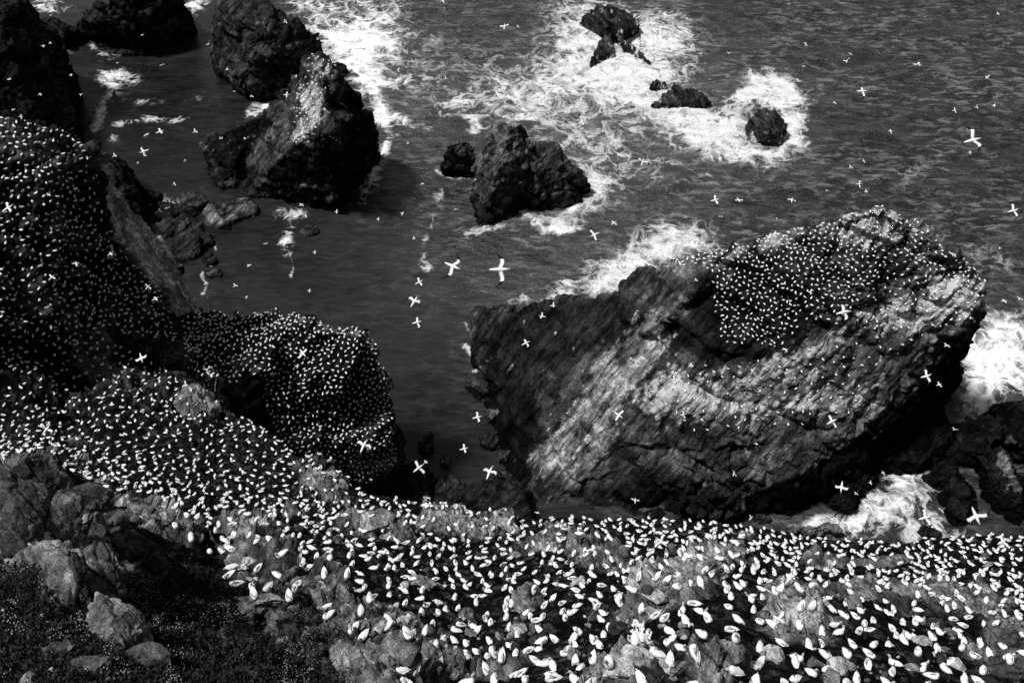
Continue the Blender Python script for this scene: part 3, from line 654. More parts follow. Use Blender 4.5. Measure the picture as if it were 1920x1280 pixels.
def sitting(neck, hseg=10, wl=0.0):
    body = [(-.50, 0, .09, .012, .01), (-.42, 0, .11, .03, .018), (-.30, 0, .125, .066, .055), (-.16, 0, .13, .108, .098), (0, 0, .125, .145, .125), (.10, 0, .135, .15, .135), (.18, 0, .15, .145, .142), (.245, 0, .18, .122, .125)]
    mats = [0] * 7
    necks = {'up': ([(.262, 0, .25, .075, .08), (.262, 0, .33, .056, .06), (.275, 0, .40, .054, .058), (.315, 0, .445, .054, .052), (.36, 0, .445, .038, .036), (.40, 0, .437, .02, .02), (.49, 0, .42, .006, .006)], [0, 0, 1, 1, 1, 3, 3]),
             'tuck': ([(.245, .01, .24, .085, .085), (.19, .03, .28, .062, .058), (.12, .045, .282, .055, .046), (.05, .055, .27, .045, .036), (-.01, .06, .258, .022, .018), (-.10, .065, .25, .008, .008)], [0, 0, 1, 1, 3, 3]),
             'tuckb': ([(.245, -.01, .24, .085, .085), (.19, -.03, .28, .06, .056), (.13, -.055, .275, .055, .046), (.065, -.075, .255, .044, .036), (.01, -.085, .24, .022, .018), (-.07, -.095, .23, .008, .008)], [0, 0, 1, 1, 3, 3]),
             'low': ([(.28, .01, .20, .085, .085), (.35, .025, .21, .062, .06), (.42, .04, .20, .056, .052), (.475, .05, .19, .045, .04), (.52, .055, .175, .022, .02), (.61, .065, .15, .006, .006)], [0, 0, 1, 1, 3, 3]),
             'side': ([(.262, .0, .25, .075, .08), (.265, .02, .33, .056, .058), (.275, .05, .385, .054, .056), (.28, .10, .40, .05, .046), (.28, .15, .395, .034, .032), (.278, .19, .385, .019, .018), (.27, .28, .365, .006, .006)], [0, 0, 1, 1, 1, 3, 3])}
    n, m = necks[neck]
    parts = [loft(body + n, mats + m, hseg), folded_wing(1, wl), folded_wing(-1, wl)]
    v, f, mi = join(parts)
    v[:, 0] = np.where(v[:, 0] < 0, v[:, 0] * 0.90, v[:, 0] * 0.94); v[:, 1] *= 1.10; v[:, 2] *= 1.05
    return v, f, mi
def flying(droop=0.0, sweep=0.0, tuck=0.0, bend=0.0):
    body = [(-.50, 0, 0, .008, .006), (-.42, 0, 0, .04, .015), (-.30, 0, .0, .06, .045), (-.12, 0, 0, .085, .085), (.06, 0, 0, .09, .095), (.2, 0, .005, .068, .075), (.3, bend * .3, .02, .05, .052), (.38, bend * .8, .03, .05, .05), (.44, bend * 1.2, .025, .036, .036), (.48, bend * 1.6, .02, .018, .018), (.57, bend * 2.2, .01, .005, .005)]
    parts = [loft(body, [0, 0, 0, 0, 0, 0, 1, 1, 3, 3], 8)]
    stations = [(.05, .14, -.13), (.2, .19, -.10), (.34, .25, -.05), (.46, .27, -.02), (.54, .245, -.01), (.64, .17, -.03), (.75, .06, -.07), (.84, -.05, -.12), (.90, -.15, -.165)]
    for s in (1, -1):
        V = []; Fc = []; Mi = []
        for k, (yy, xf, xb) in enumerate(stations):
            z = 0.03 + (droop if s > 0 else droop * .8) * (yy - .05) * (1.0 if yy < .5 else 0.6) + (-abs(droop) * .35 * max(0, yy - .5) if droop > 0 else 0)
            sw = sweep * max(0, yy - .42) * 1.0
            y2 = yy * (1 - tuck * .3)
            th = .022 * (1 - yy * .7)
            for (xx, zz) in ((xf, 0), ((xf * .6 + xb * .4), th), (xb, 0), ((xf * .6 + xb * .4), -th * .6)):
                V.append((0.06 + (xx - 0.06 - .1 * yy) * 0.78 + .1 * yy - sw, s * y2, z + zz))
        for k in range(len(stations) - 1):
            dark = stations[k][0] >= .54
            for q in range(4):
                a, b = k * 4 + q, k * 4 + (q + 1) % 4; f = (a, b, b + 4, a + 4); Fc.append(f if s < 0 else f[::-1]); Mi.append(2 if dark else 0)
        n = len(stations) - 1; Fc.append((0, 1, 2, 3)); Mi.append(0); Fc.append((n * 4, n * 4 + 1, n * 4 + 2, n * 4 + 3)); Mi.append(2)
        parts.append((V, Fc, Mi))
    return join(parts)
BIRDMATS = [M_WHITE, M_HEAD, M_DARK, M_BILL]
SIT = {k: sitting(k) for k in ('up', 'tuck', 'tuckb', 'low', 'side')}
SIT_LO = {k: sitting(k, 6) for k in ('up', 'tuck', 'tuckb', 'low', 'side')}
SIT_ME = {k: mesh_from('nesting_gannet', v[0], v[1], BIRDMATS, v[2]) for k, v in SIT.items()}
POSE = ['tuck', 'tuckb', 'up', 'low', 'side']; PW = [.36, .30, .14, .07, .13]
POSE_TXT = {'tuck': 'gannet with its head tucked back', 'tuckb': 'gannet preening over its shoulder', 'up': 'gannet sitting with neck upright', 'low': 'gannet with head stretched low', 'side': 'gannet with head turned aside'}

regions = [  # polygon, spacing in metres, facing mean/spread (degrees, image heading of the head), keep
    ([(60, 885), (230, 975), (300, 985), (400, 1040), (440, 1110), (600, 1120), (640, 1190), (700, 1200), (760, 1270), (760, 1290), (2120, 1290), (2120, 1000), (760, 935), (640, 945), (330, 955)], 1.12, -95, 55, 1.0, SLOPE),
    ([(0, 880), (60, 885), (200, 935), (330, 955), (640, 945), (760, 950), (600, 870), (470, 780), (330, 700), (230, 648), (140, 645), (60, 720), (0, 730)], 1.38, -70, 75, 0.85, SLOPE),
    ([(0, 218), (130, 240), (165, 280), (185, 340), (190, 402), (252, 488), (310, 560), (330, 640), (200, 625), (120, 700), (0, 700)], 0.95, -60, 80, 1.0, None),
    ([(335, 600), (390, 578), (470, 585), (562, 582), (640, 608), (705, 630), (722, 690), (735, 800), (755, 870), (690, 905), (600, 880), (520, 830), (490, 700), (460, 690), (440, 720), (350, 690)], 0.85, -80, 70, 1.0, None),
    ([(1255, 480), (1335, 474), (1500, 428), (1620, 392), (1660, 380), (1700, 396), (1742, 444), (1805, 488), (1848, 540), (1790, 540), (1690, 480), (1600, 560), (1500, 590), (1470, 650), (1350, 640), (1335, 560), (1340, 510)], 0.9, 180, 90, 1.0, None),
    ([(1600, 545), (1700, 480), (1790, 540), (1848, 545), (1820, 600), (1650, 620), (1500, 600)], 1.2, 180, 90, 0.75, None),
    ([(1240, 700), (1330, 690), (1640, 640), (1760, 600), (1700, 660), (1600, 700), (1620, 770), (1500, 790), (1300, 810), (1250, 780)], 2.0, 180, 90, 0.42, None),
    ([(585, 108), (605, 98), (632, 120), (610, 160), (600, 245), (620, 240), (640, 262), (560, 268), (545, 240), (560, 180)], 1.5, 0, 90, 0.7, None)]
birds = []; grid = {}
for ri, (poly, sp, fm, fs, keep, only) in enumerate(regions):
    pa = np.array(poly); lo = pa.min(0); hi = pa.max(0)
    n = int((hi[0] - lo[0]) * (hi[1] - lo[1]) * (0.24 if ri else 0.07))
    q = lo + RNG.random((n, 2)) * (hi - lo); jx = 16 * fbm(np.c_[q / 22.0, q[:, :1] * 0], 3, 930 + ri); jy = 16 * fbm(np.c_[q / 22.0 + 40, q[:, :1] * 0], 3, 960 + ri); q = q[inpoly(q[:, 0] + jx, q[:, 1] + jy, poly)]
    clump = 0.5 + 0.5 * np.clip(2.2 * fbm(np.c_[q / 45.0, q[:, :1] * 0], 3, 900 + ri), -1, 1)
    for (px, py), cl in zip(q, clump):
        if random.random() > keep * (0.35 + 0.65 * cl) * 1.3: continue
        loc, nrm, ob_ = shoot(px, py)
        if loc is None or nrm[2] < 0.12: continue
        if px < 300 and py > 815 and np.linalg.norm(loc - np.array([0, 0, H])) < 84: continue
        if only is not None and ob_ is not only and ob_.name.split('.')[0] != 'boulder': continue
        if ob_.name.split('.')[0] == 'boulder' and random.random() > 0.14: continue
        s2 = sp * random.uniform(0.9, 1.1)
        key = tuple(np.floor(loc / 1.5).astype(int)); bad = False
        for dx in (-1, 0, 1):
            for dy in (-1, 0, 1):
                for dz in (-1, 0, 1):
                    for p in grid.get((key[0] + dx, key[1] + dy, key[2] + dz), ()):
                        if np.sum((p - loc) ** 2) < s2 * s2: bad = True; break
        if bad: continue
        grid.setdefault(key, []).append(loc)
        hd = random.gauss(fm, fs) if random.random() < 0.8 else random.uniform(0, 360)
        birds.append((np.linalg.norm(loc - np.array([0, 0, H])), px, py, loc, nrm, hd, random.choices(POSE, PW)[0], random.uniform(0.78, 0.92)))
birds.sort(key=lambda b: b[0])
def bird_matrix(loc, nrm, hd, sc, up_mix=0.55, lift=-0.03):
    up = Vector((0, 0, 1)).lerp(Vector(nrm), up_mix).normalized()
    az = math.atan2(math.sin(math.radians(hd)) / 0.8, math.cos(math.radians(hd)))
    f = Vector((math.cos(az), math.sin(az), 0)); f = (f - up * f.dot(up)).normalized(); l = up.cross(f)
    M = Matrix(((f.x, l.x, up.x, 0), (f.y, l.y, up.y, 0), (f.z, l.z, up.z, 0), (0, 0, 0, 1)))
    p = Vector(loc) + up * lift
    return Matrix.Translation(p) @ M @ Matrix.Scale(sc, 4)
ORD = ['first', 'second', 'third', 'fourth', 'fifth', 'sixth', 'seventh', 'eighth', 'ninth', 'tenth', 'eleventh', 'twelfth', 'thirteenth', 'fourteenth', 'fifteenth', 'sixteenth', 'seventeenth', 'eighteenth', 'nineteenth',
       'twentieth'] + ['%dth' % k for k in range(21, 90)]
near = birds[:300]; rest = birds[300:]
print('birds', len(birds), 'farthest single', near[-1][0])
lab_of = {}
by_b = {}
for i, b_ in enumerate(near):
    j = min(range(len(BOULDERS)), key=lambda k: (BOULDERS[k][0] - b_[1]) ** 2 + (BOULDERS[k][1] - b_[2]) ** 2)
    by_b.setdefault(j, []).append(((BOULDERS[j][0] - b_[1]) ** 2 + (BOULDERS[j][1] - b_[2]) ** 2, i))
for j, l in by_b.items():
    for k, (_, i) in enumerate(sorted(l)):
        nm = ' '.join(BOULDERS[j][2].split()[:5])
        while nm.split()[-1] in ('at', 'in', 'of', 'the', 'on', 'through', 'among', 'beside', 'and', 'down', 'under', 'a', 'by', 'with', 'over', 'across', 'just', 'deep', 'standing', 'along', 'between'): nm = ' '.join(nm.split()[:-1])
        lab_of[i] = '%s, %s out from the %s' % (POSE_TXT[near[i][6]], ORD[k], nm)
for i, (d, px, py, loc, nrm, hd, pose, sc) in enumerate(near):
    o = link('nesting_gannet', SIT_ME[pose], (0, 0, 0), lab_of[i], 'gannet', 'gannets nesting on the near slope')
    o.matrix_world = bird_matrix(loc, nrm, hd, sc * 1.04)
VV = []; FF = []; MM = []; off = 0
for (d, px, py, loc, nrm, hd, pose, sc) in rest:
    v, f, m = SIT_LO[pose]; M = np.array(bird_matrix(loc, nrm, hd, sc * (1.0 + 0.12 * min(1, max(0, (d - 110) / 60))), 0.3))
    VV.append(v @ M[:3, :3].T + M[:3, 3]); FF += [tuple(i + off for i in q) for q in f]; MM += m; off += len(v)
if VV:
    VV = np.concatenate(VV); o0 = VV.mean(0)
    link('nesting_gannet_colony', mesh_from('nesting_gannet_colony', VV - o0, FF, BIRDMATS, MM), o0, 'thousands of white gannets nesting farther off over slope, headland and stacks', 'gannet colony', None, 'stuff')

# ------------------------------------------------------------------ flying gannets: x, y on the sight line, wingspan there, heading
FLY = [(95, 29, 8, 0), (267, 66, 11, 40), (81, 86, 11, 10), (94, 81, 9, 30), (17, 149, 12, 0), (133, 141, 10, 20), (75, 177, 11, 30), (25, 206, 12, 60), (39, 219, 11, 20), (152, 178, 9, 70), (220, 118, 8, 0), (304, 122, 15, 15),
       (426, 131, 11, 20), (389, 84, 10, -20), (535, 41, 12, 30), (472, 181, 11, 40), (439, 171, 7, 20), (555, 143, 9, 0), (537, 178, 17, 0), (232, 147, 14, -10), (274, 253, 20, 60), (300, 247, 23, 25), (366, 247, 15, 30),
       (414, 260, 13, -10), (459, 260, 10, 30), (270, 284, 26, 200), (215, 292, 13, 30), (258, 305, 8, 0), (347, 302, 10, 20), (327, 345, 10, 30), (314, 390, 15, 20), (565, 384, 15, 40), (573, 405, 12, 10), (631, 397, 11, 0),
       (709, 411, 11, 0), (754, 400, 11, -10), (747, 131, 11, 0), (836, 148, 12, 20), (725, 93, 10, -30), (765, 269, 10, 20), (792, 345, 12, 30), (875, 194, 17, 20), (830, 2, 15, 10), (946, 50, 23, 80), (856, 393, 20, 20),
       (498, 457, 16, 30), (590, 473, 11, 0), (776, 447, 11, 10), (467, 498, 16, 50), (441, 536, 15, 40), (462, 557, 9, 0), (580, 545, 11, 0), (390, 557, 13, 60), (286, 453, 13, 20), (338, 498, 15, 45), (207, 476, 17, 30),
       (142, 494, 19, 15), (97, 520, 19, 45), (277, 538, 18, 50), (291, 560, 19, 30), (15, 390, 30, 25), (786, 529, 25, 20), (777, 565, 38, 50), (782, 604, 28, 10), (849, 499, 50, -20), (938, 505, 60, 0),
       (971, 50, 9, 20), (1367, 100, 11, 60), (1511, 83, 15, 80), (1595, 101, 10, 50), (1588, 115, 16, 60), (1507, 125, 11, 20), (1720, 122, 23, -20), (1851, 145, 12, -40), (1871, 26, 9, 10), (1617, 171, 28, 0), (1565, 193, 11, 10),
       (1790, 207, 13, 10), (1831, 201, 10, 10), (1864, 198, 12, -20), (1670, 246, 13, 0), (1824, 263, 46, 10), (1819, 286, 11, 0), (1091, 230, 20, 10), (1205, 304, 24, 60), (1327, 328, 15, 20), (1620, 302, 11, 20), (1595, 313, 12, 30),
       (1611, 345, 16, 0), (1624, 359, 11, 10), (1551, 358, 10, 30), (1341, 375, 25, 10), (1385, 375, 22, -70), (1485, 375, 20, 70), (1351, 406, 15, -20), (1457, 410, 10, 40), (1115, 440, 30, 200), (1151, 418, 20, 30), (1317, 433, 14, 80),
       (975, 342, 10, -50), (1900, 395, 30, 10), (1787, 477, 13, 70), (1813, 492, 9, 80), (1875, 466, 10, 0), (1912, 560, 14, 40), (1883, 564, 17, 10), (1037, 573, 17, 0), (1017, 593, 20, 170), (1305, 525, 11, 20), (1195, 583, 9, 10),
       (1519, 548, 16, -10), (1582, 585, 42, 10), (1811, 593, 11, -30), (265, 671, 30, -60), (148, 705, 16, 20), (87, 805, 32, 50), (568, 662, 30, -40), (557, 686, 14, 0), (573, 695, 11, 40), (682, 835, 42, 60), (895, 782, 28, 10),
       (870, 841, 25, 10), (785, 877, 36, 30), (798, 866, 14, 30), (918, 885, 42, 60), (800, 934, 19, 80), (986, 643, 26, 20), (1183, 672, 11, 20), (1472, 655, 20, 10), (1264, 711, 20, 10), (1160, 778, 30, -30), (1281, 777, 18, 10),
       (1775, 648, 18, 20), (1737, 705, 30, 10), (1761, 721, 16, 10), (1560, 790, 32, 20), (1790, 805, 15, 20), (1418, 832, 12, 0), (1376, 888, 20, 60), (1191, 938, 20, 80), (1007, 961, 16, -20), (1578, 913, 32, -110), (1605, 925, 11, 20), (1632, 905, 11, 0),
       (1656, 886, 11, 10), (1408, 971, 20, 40), (1560, 973, 15, -50), (1710, 951, 15, 0), (1735, 970, 36, 10), (1752, 976, 10, 0), (1830, 967, 46, -70), (1240, 1015, 38, 150), (1880, 1015, 30, 20), (1460, 1160, 40, -20)]
VARI = [flying(0.08, 0.15), flying(0.5, .3), flying(-0.4, .35), flying(0.2, 0.8, 0.3), flying(0.8, 0.5, 0.15), flying(0.15, 0.45, 0.1, 0.06), flying(-0.2, 0.9, 0.5, -0.05)]
FLY_ME = [mesh_from('flying_gannet', v[0], v[1], BIRDMATS, v[2]) for v in VARI]
HOW = ['gliding flat', 'flying with raised wings', 'flying with drooped wings', 'flying with swept wings', 'flapping with wings high', 'flying with head turned', 'diving with swept wings']
MARKS = [(1500, 600, 'great tilted slab'), (950, 310, 'craggy square topped rock'), (600, 200, 'pyramid shaped stack'), (480, 70, 'bare black stack'), (215, 160, 'small foam patch in the upper bay'), (1150, 60, 'flat topped skerry'),
         (1440, 235, 'ribbed conical skerry'), (1270, 180, 'long low skerry'), (440, 400, 'pale four sided boulder'), (600, 730, 'rounded headland'), (80, 420, 'upper gannet cliff'), (800, 838, 'square pale boulder'),
         (1830, 740, 'white gap past the slab'), (1650, 940, 'foaming inlet'), (1250, 1000, 'brink of the near colony'), (540, 440, 'twin foam patches in the bay'), (1750, 300, 'open rippled sea'), (250, 740, 'middle nesting slope'), (1660, 385, 'peak of the slab')]
grp = {}
for i, f in enumerate(FLY):
    j = min(range(len(MARKS)), key=lambda k: (MARKS[k][0] - f[0]) ** 2 + (MARKS[k][1] - f[1]) ** 2)
    grp.setdefault(j, []).append((((MARKS[j][0] - f[0]) ** 2 + (MARKS[j][1] - f[1]) ** 2), i))
flab = {}
vch = {}
for i, f in enumerate(FLY): vch[i] = random.choices(range(7), [2, 2, 1.5, 3, 1, 2, 1.5])[0]
for j, l in grp.items():
    for k, (_, i) in enumerate(sorted(l)): flab[i] = 'gannet %s, %s out from the %s' % (HOW[vch[i]], ORD[k], MARKS[j][2])
for i, (px, py, span, hd) in enumerate(FLY):
    dd = 1.42 * F35 / span
    lo_, _, _ = shoot(px, py); dmax = np.linalg.norm(lo_ - np.array([0, 0, H])) if lo_ is not None else 1e9
    rz = ray(px, py); rz = rz / np.linalg.norm(rz); dsea = (H - 4) / -rz[2]
    sc = 1.0; lim = min(dmax - 1.5, dsea)
    if dd > lim: sc = max(0.8, lim / dd); dd = lim
    P = at_d(np.array(float(px)), np.array(float(py)), np.array(dd))
    az = math.atan2(math.sin(math.radians(hd)) / 0.72, math.cos(math.radians(hd)))
    M = Matrix.Rotation(az, 4, 'Z') @ Matrix.Rotation(math.radians(random.gauss(0, 8)), 4, 'Y') @ Matrix.Rotation(math.radians(random.gauss(0, 24)), 4, 'X')
    o = link('flying_gannet', FLY_ME[vch[i]], (0, 0, 0), flab[i], 'gannet', 'gannets in flight over the sea and cliffs')
    if span >= 24:      # the big near ones wheel with their backs tipped up towards the clifftop
        M = Matrix.Rotation(math.radians(24), 4, 'X') @ Matrix.Rotation(az, 4, 'Z') @ Matrix.Rotation(math.radians(random.gauss(0, 12)), 4, 'X')
    o.matrix_world = Matrix.Translation(Vector(P)) @ M @ Matrix.Scale(sc, 4)
v, f, m = flying(0.1, 0.5)
SK = mesh_from('flying_skua', v, f, [M_BROWN, M_BROWN, M_DARK, M_BILL], m)
for px, py, span, hd, lab in [(875, 109, 22, 30, 'dark brown seabird gliding over grey water between foam streaks'), (673, 20, 8, 80, 'small dark seabird over the surf by the bare stack'), (1366, 99, 8, 10, 'tiny dark seabird over open water past the skerries')]:
    P = at_d(np.array(float(px)), np.array(float(py)), np.array(1.3 * F35 / span))
    if P[2] < 4: P = at_z(px, py, 5)
    o = link('flying_skua', SK, P, lab, 'seabird', 'dark seabirds'); o.rotation_euler = (0.2, 0, math.radians(hd)); o.scale = (.8,) * 3

# ------------------------------------------------------------------ loose stones lying between the nests
SVs = []; SFs = []; STs = []; so = 0
prot = []
for k in range(12):
    bm = bmesh.new(); bmesh.ops.create_icosphere(bm, subdivisions=2, radius=1)
    v_ = np.array([w_.co[:] for w_ in bm.verts]); f_ = np.array([[w_.index for w_ in g.verts] for g in bm.faces]); bm.free()
    rr = np.random.default_rng(40 + k)
    for _ in range(11):
        nn = rr.normal(size=3); nn /= np.linalg.norm(nn); v_ = v_ - np.maximum(v_ @ nn - rr.uniform(.5, .9), 0)[:, None] * nn
    prot.append((v_, f_))
q = np.array([-60, 640]) + RNG.random((9000, 2)) * np.array([2040, 640])
cl = fbm(np.c_[q / 70.0, q[:, :1] * 0], 3, 777)
for (px, py), c in zip(q, cl):
    if random.random() > 0.35 + 1.1 * c: continue
    loc, nrm, ob_ = shoot(px, py)
    if ob_ is not SLOPE: continue
    dd = np.linalg.norm(loc - np.array([0, 0, H]))
    if dd > 125: continue
    inveg = inpoly(np.array([px]), np.array([py]), VEG)[0]
    if inveg and random.random() < .8: continue
    sz = min(0.06 / (random.random() ** 0.75 + 0.04), 0.55) * random.uniform(.6, 1.2)
    v_, f_ = random.choice(prot); R_ = np.array(Euler((random.gauss(0, .5), random.gauss(0, .5), random.uniform(0, 6.3))).to_matrix())
    W = (v_ * np.array([1.25, .85, .6]) * sz) @ R_.T + loc + nrm * sz * .12
    SVs.append(W); SFs.append(f_ + so); so += len(W); STs.append(np.full(len(W), min(.45, 0.13 * math.exp(random.gauss(0, .8)))))
SVs = np.concatenate(SVs); o0 = SVs.mean(0)
me = mesh_from('loose_stones', SVs - o0, np.concatenate(SFs), [M_BOULDER], None, False); attr(me, 'tone', np.concatenate(STs)); vattr(me, 'strata', strata_xyz(SVs, (.7, .5, .4)))
link('loose_stones', me, o0, 'angular pale stones scattered between nests on the slope', 'stones', None, 'stuff')

# ------------------------------------------------------------------ leaves and flowers on the peat
leafV = []; petV = []
n = 9000
q = np.array([-40, 960]) + RNG.random((n, 2)) * np.array([760, 360]); q = q[inpoly(q[:, 0], q[:, 1], VEG)]
fl = fbm(np.c_[q / 55.0, q[:, :1] * 0], 3, 990)
for (px, py), c in zip(q, fl):
    loc, nrm, ob_ = shoot(px, py)
    if loc is None or ob_ is not SLOPE: continue
    up = Vector(nrm).lerp(Vector((0, 0, 1)), 0.6).normalized()
    for k in range(9):
        a = random.uniform(0, 6.283); rr = random.uniform(0, 0.16)
        base = Vector(loc) + Vector((math.cos(a) * rr, math.sin(a) * rr, 0))
        d = (up * random.uniform(.5, 1) + Vector((random.gauss(0, .5), random.gauss(0, .5), 0))).normalized()
        s = d.cross(Vector((random.gauss(0, 1), random.gauss(0, 1), random.gauss(0, 1)))).normalized(); L = random.uniform(.06, .16); w = L * random.uniform(.12, .28)
        leafV.append((base - s * w * .3, base + d * L * .55 + s * w, base + d * L, base + d * L * .55 - s * w))
    if c > 0.12 and random.random() < 0.45:
        for k in range(random.randint(1, 4)):
            a = random.uniform(0, 6.283); rr = random.uniform(0, .14); r = random.uniform(.010, .026)
            c0 = Vector(loc) + up * random.uniform(.10, .2) + Vector((math.cos(a) * rr, math.sin(a) * rr, 0)); petV.append((c0, r))
LV = np.array(leafV, np.float32).reshape(-1, 3); o0 = LV.mean(0)
link('ground_cover', mesh_from('ground_cover', LV - o0, np.arange(len(LV)).reshape(-1, 4), [M_LEAF], None, False), o0, 'dark low leaves and grass over the peat', 'plants', None, 'stuff')
PV = []; PF = []
octv = np.array([(1, 0, 0), (0, 1, 0), (-1, 0, 0), (0, -1, 0), (0, 0, .8), (0, 0, -.8)]); octf = [(0, 1, 4), (1, 2, 4), (2, 3, 4), (3, 0, 4), (1, 0, 5), (2, 1, 5), (3, 2, 5), (0, 3, 5)]
for k, (c0, r) in enumerate(petV):
    PV.append(octv * r + np.array(c0)); PF += [tuple(i + 6 * k for i in f_) for f_ in octf]
PV = np.concatenate(PV); o0 = PV.mean(0)
link('flowers', mesh_from('flowers', PV - o0, PF, [M_PETAL]), o0, 'tiny pale flowers sprinkled over the dark leaves', 'flowers', None, 'stuff')

# ------------------------------------------------------------------ the sea
def sea_mat():
    m, t, p = new_mat('sea_water'); b = NB(t)
    pos = b.n('ShaderNodeNewGeometry').outputs['Position']
    D = b.attr('foam'); chop = b.attr('chop'); air_shade = b.attr('air_shade')
    wv = b.n('ShaderNodeVectorMath', operation='ADD')
    w1 = b.noise(pos, 0.07, 3, 0.5); sc = b.n('ShaderNodeVectorMath', operation='SCALE'); t.links.new(w1.outputs['Color'], sc.inputs[0]); sc.inputs['Scale'].default_value = 14.0
    t.links.new(pos, wv.inputs[0]); t.links.new(sc.outputs[0], wv.inputs[1]); wp = wv.outputs[0]
    def ridge(vec, scale, detail, rough, dist=0.0):
        n = b.noise(vec, scale, detail, rough, dist).outputs['Fac']
        return b.math('SUBTRACT', 1.0, b.math('MULTIPLY', b.math('ABSOLUTE', b.math('SUBTRACT', n, 0.5)), 5.0), clamp=True)
    def warp(vec, scale, amt):
        n_ = b.noise(vec, scale, 4, 0.6); c_ = b.n('ShaderNodeVectorMath', operation='SUBTRACT'); t.links.new(n_.outputs['Color'], c_.inputs[0]); c_.inputs[1].default_value = (.5, .5, .5)
        s_ = b.n('ShaderNodeVectorMath', operation='SCALE'); t.links.new(c_.outputs[0], s_.inputs[0]); s_.inputs['Scale'].default_value = amt
        a_ = b.n('ShaderNodeVectorMath', operation='ADD'); t.links.new(vec, a_.inputs[0]); t.links.new(s_.outputs[0], a_.inputs[1]); return a_.outputs[0]
    wq = warp(wp, 0.22, 7.0); wr = warp(wq, 0.8, 2.2)
    def net(vec, scale, w):
        return b.math('SUBTRACT', 1.0, b.range(b.vor(vec, scale, 'DISTANCE_TO_EDGE').outputs['Distance'], 0.0, w))
    n1 = net(wq, 0.13, 0.22); n2 = net(wr, 0.36, 0.28); n3 = b.noise(wr, 1.3, 6, 0.72).outputs['Fac']; n4 = b.noise(wq, 0.2, 5, 0.65).outputs['Fac']
    lace = b.math('ADD', b.math('MULTIPLY', n1, 0.30), b.math('ADD', b.math('MULTIPLY', n2, 0.28), b.math('ADD', b.math('MULTIPLY', b.range(n3, 0.3, 0.7, 0, 1, False), 0.32), b.math('MULTIPLY', b.range(n4, 0.3, 0.7, 0, 1, False), 0.35))))
    fv = b.math('ADD', b.math('MULTIPLY', D, 0.92), b.math('SUBTRACT', b.math('MULTIPLY', lace, 1.35), 1.13))
    foam = b.range(fv, 0.0, 0.7, 0.0, 1.0, False)
    foam = b.math('MULTIPLY', foam, b.range(D, 0.03, 0.35))
    # small breaking ripples on the open water
    r1 = b.mapping(pos, (0, 0, math.radians(24)), (0.55, 1.3, 1.0))
    f1 = b.noise(r1, 0.36, 7, 0.68, 0.6).outputs['Fac']; f2 = b.noise(pos, 0.045, 3, 0.6).outputs['Fac']
    fleck = b.math('MULTIPLY', b.range(f1, 0.47, 0.64), b.math('MULTIPLY', b.range(f2, 0.36, 0.62, 0.15, 1.0), chop))
    swell_tone = b.math('MULTIPLY', b.range(b.noise(r1, 0.13, 5, 0.6, 0.4).outputs['Fac'], 0.3, 0.7, -0.022, 0.022, False), b.range(chop, 0, 1, 0.2, 1.0, False))  # light and dark of the waves put into the base colour
    rip = b.noise(b.mapping(pos, (0, 0, math.radians(-38)), (0.3, 1.2, 1.0)), 0.7, 6, 0.68).outputs['Fac']
    swell_tone = b.math('ADD', swell_tone, b.math('MULTIPLY', b.range(rip, 0.3, 0.7, -0.012, 0.012, False), b.range(chop, 0, 1, 0.5, 1.6, False)))
    base = b.math('ADD', b.math('ADD', swell_tone, 0.0155), b.math('MULTIPLY', air_shade, 0.06))
    base = b.math('MAXIMUM', base, 0.003)
    base = b.math('ADD', base, b.math('MULTIPLY', fleck, 0.17))
    mix = b.n('ShaderNodeMix', data_type='FLOAT'); t.links.new(foam, mix.inputs[0]); t.links.new(base, mix.inputs[2]); mix.inputs[3].default_value = 0.86
    t.links.new(mix.outputs[0], p.inputs['Base Color'])
    t.links.new(b.range(foam, 0, 1, 0.3, 0.9, False), p.inputs['Roughness'])
    p.inputs['Specular IOR Level'].default_value = 0.4
    big = b.noise(b.mapping(pos, (0, 0, math.radians(24)), (0.45, 1.0, 1.0)), 0.2, 7, 0.66, 0.5).outputs['Fac']
    fine = b.noise(b.mapping(pos, (0, 0, math.radians(-38)), (0.4, 1.2, 1.0)), 0.9, 5, 0.6).outputs['Fac']
    nb = b.bump(big, b.range(chop, 0.1, 1, 0.06, 1.0, False), 3.6)
    nb = b.bump(fine, b.range(chop, 0.1, 1, 0.5, 0.9, False), 0.35, nb)
    nb = b.bump(foam, 0.5, 0.35, nb)
    t.links.new(nb, p.inputs['Normal'])
    return m
PYs = np.concatenate([np.linspace(-160, 1120, 760)]); PXs = np.linspace(-500, 2420, 1000)
gx, gy = np.meshgrid(PXs, PYs); SV = at_z(gx, gy, 0.0).reshape(-1, 3)
sidx = np.arange(len(SV)).reshape(gx.shape)
SF = np.stack([sidx[1:, :-1], sidx[1:, 1:], sidx[:-1, 1:], sidx[:-1, :-1]], -1).reshape(-1, 4)
x, y_ = gx.ravel(), gy.ravel()
W3 = SV.copy()
wx = 16 * fbm(W3 / 9.0, 4, 1) ; wy = 13 * fbm(W3 / 9.0 + 40, 4, 2)
xw, yw = x + wx, y_ + wy
foam = np.zeros(len(x)); lnz = fbm(W3 / 3.0, 3, 71); lnz2 = fbm(W3 / 7.0, 3, 72)
def addb(*a):
    global foam
    s = a[-1]; foam = np.maximum(foam, 0) ; foam = foam + s * blob(xw, yw, *a[:-1]) * (1 - 0.35 * np.clip(foam, 0, 1))
def addl(pts, w, s):
    global foam
    d = segdist(xw, yw, pts); foam = foam + 0.85 * s * np.exp(-(d / (w * (0.7 + 0.9 * (0.5 + 0.5 * lnz)))) ** 2) * (1 - 0.5 * np.clip(foam, 0, 1)) * np.clip(0.35 + 1.3 * (0.5 + 0.9 * lnz2), 0, 1.2)
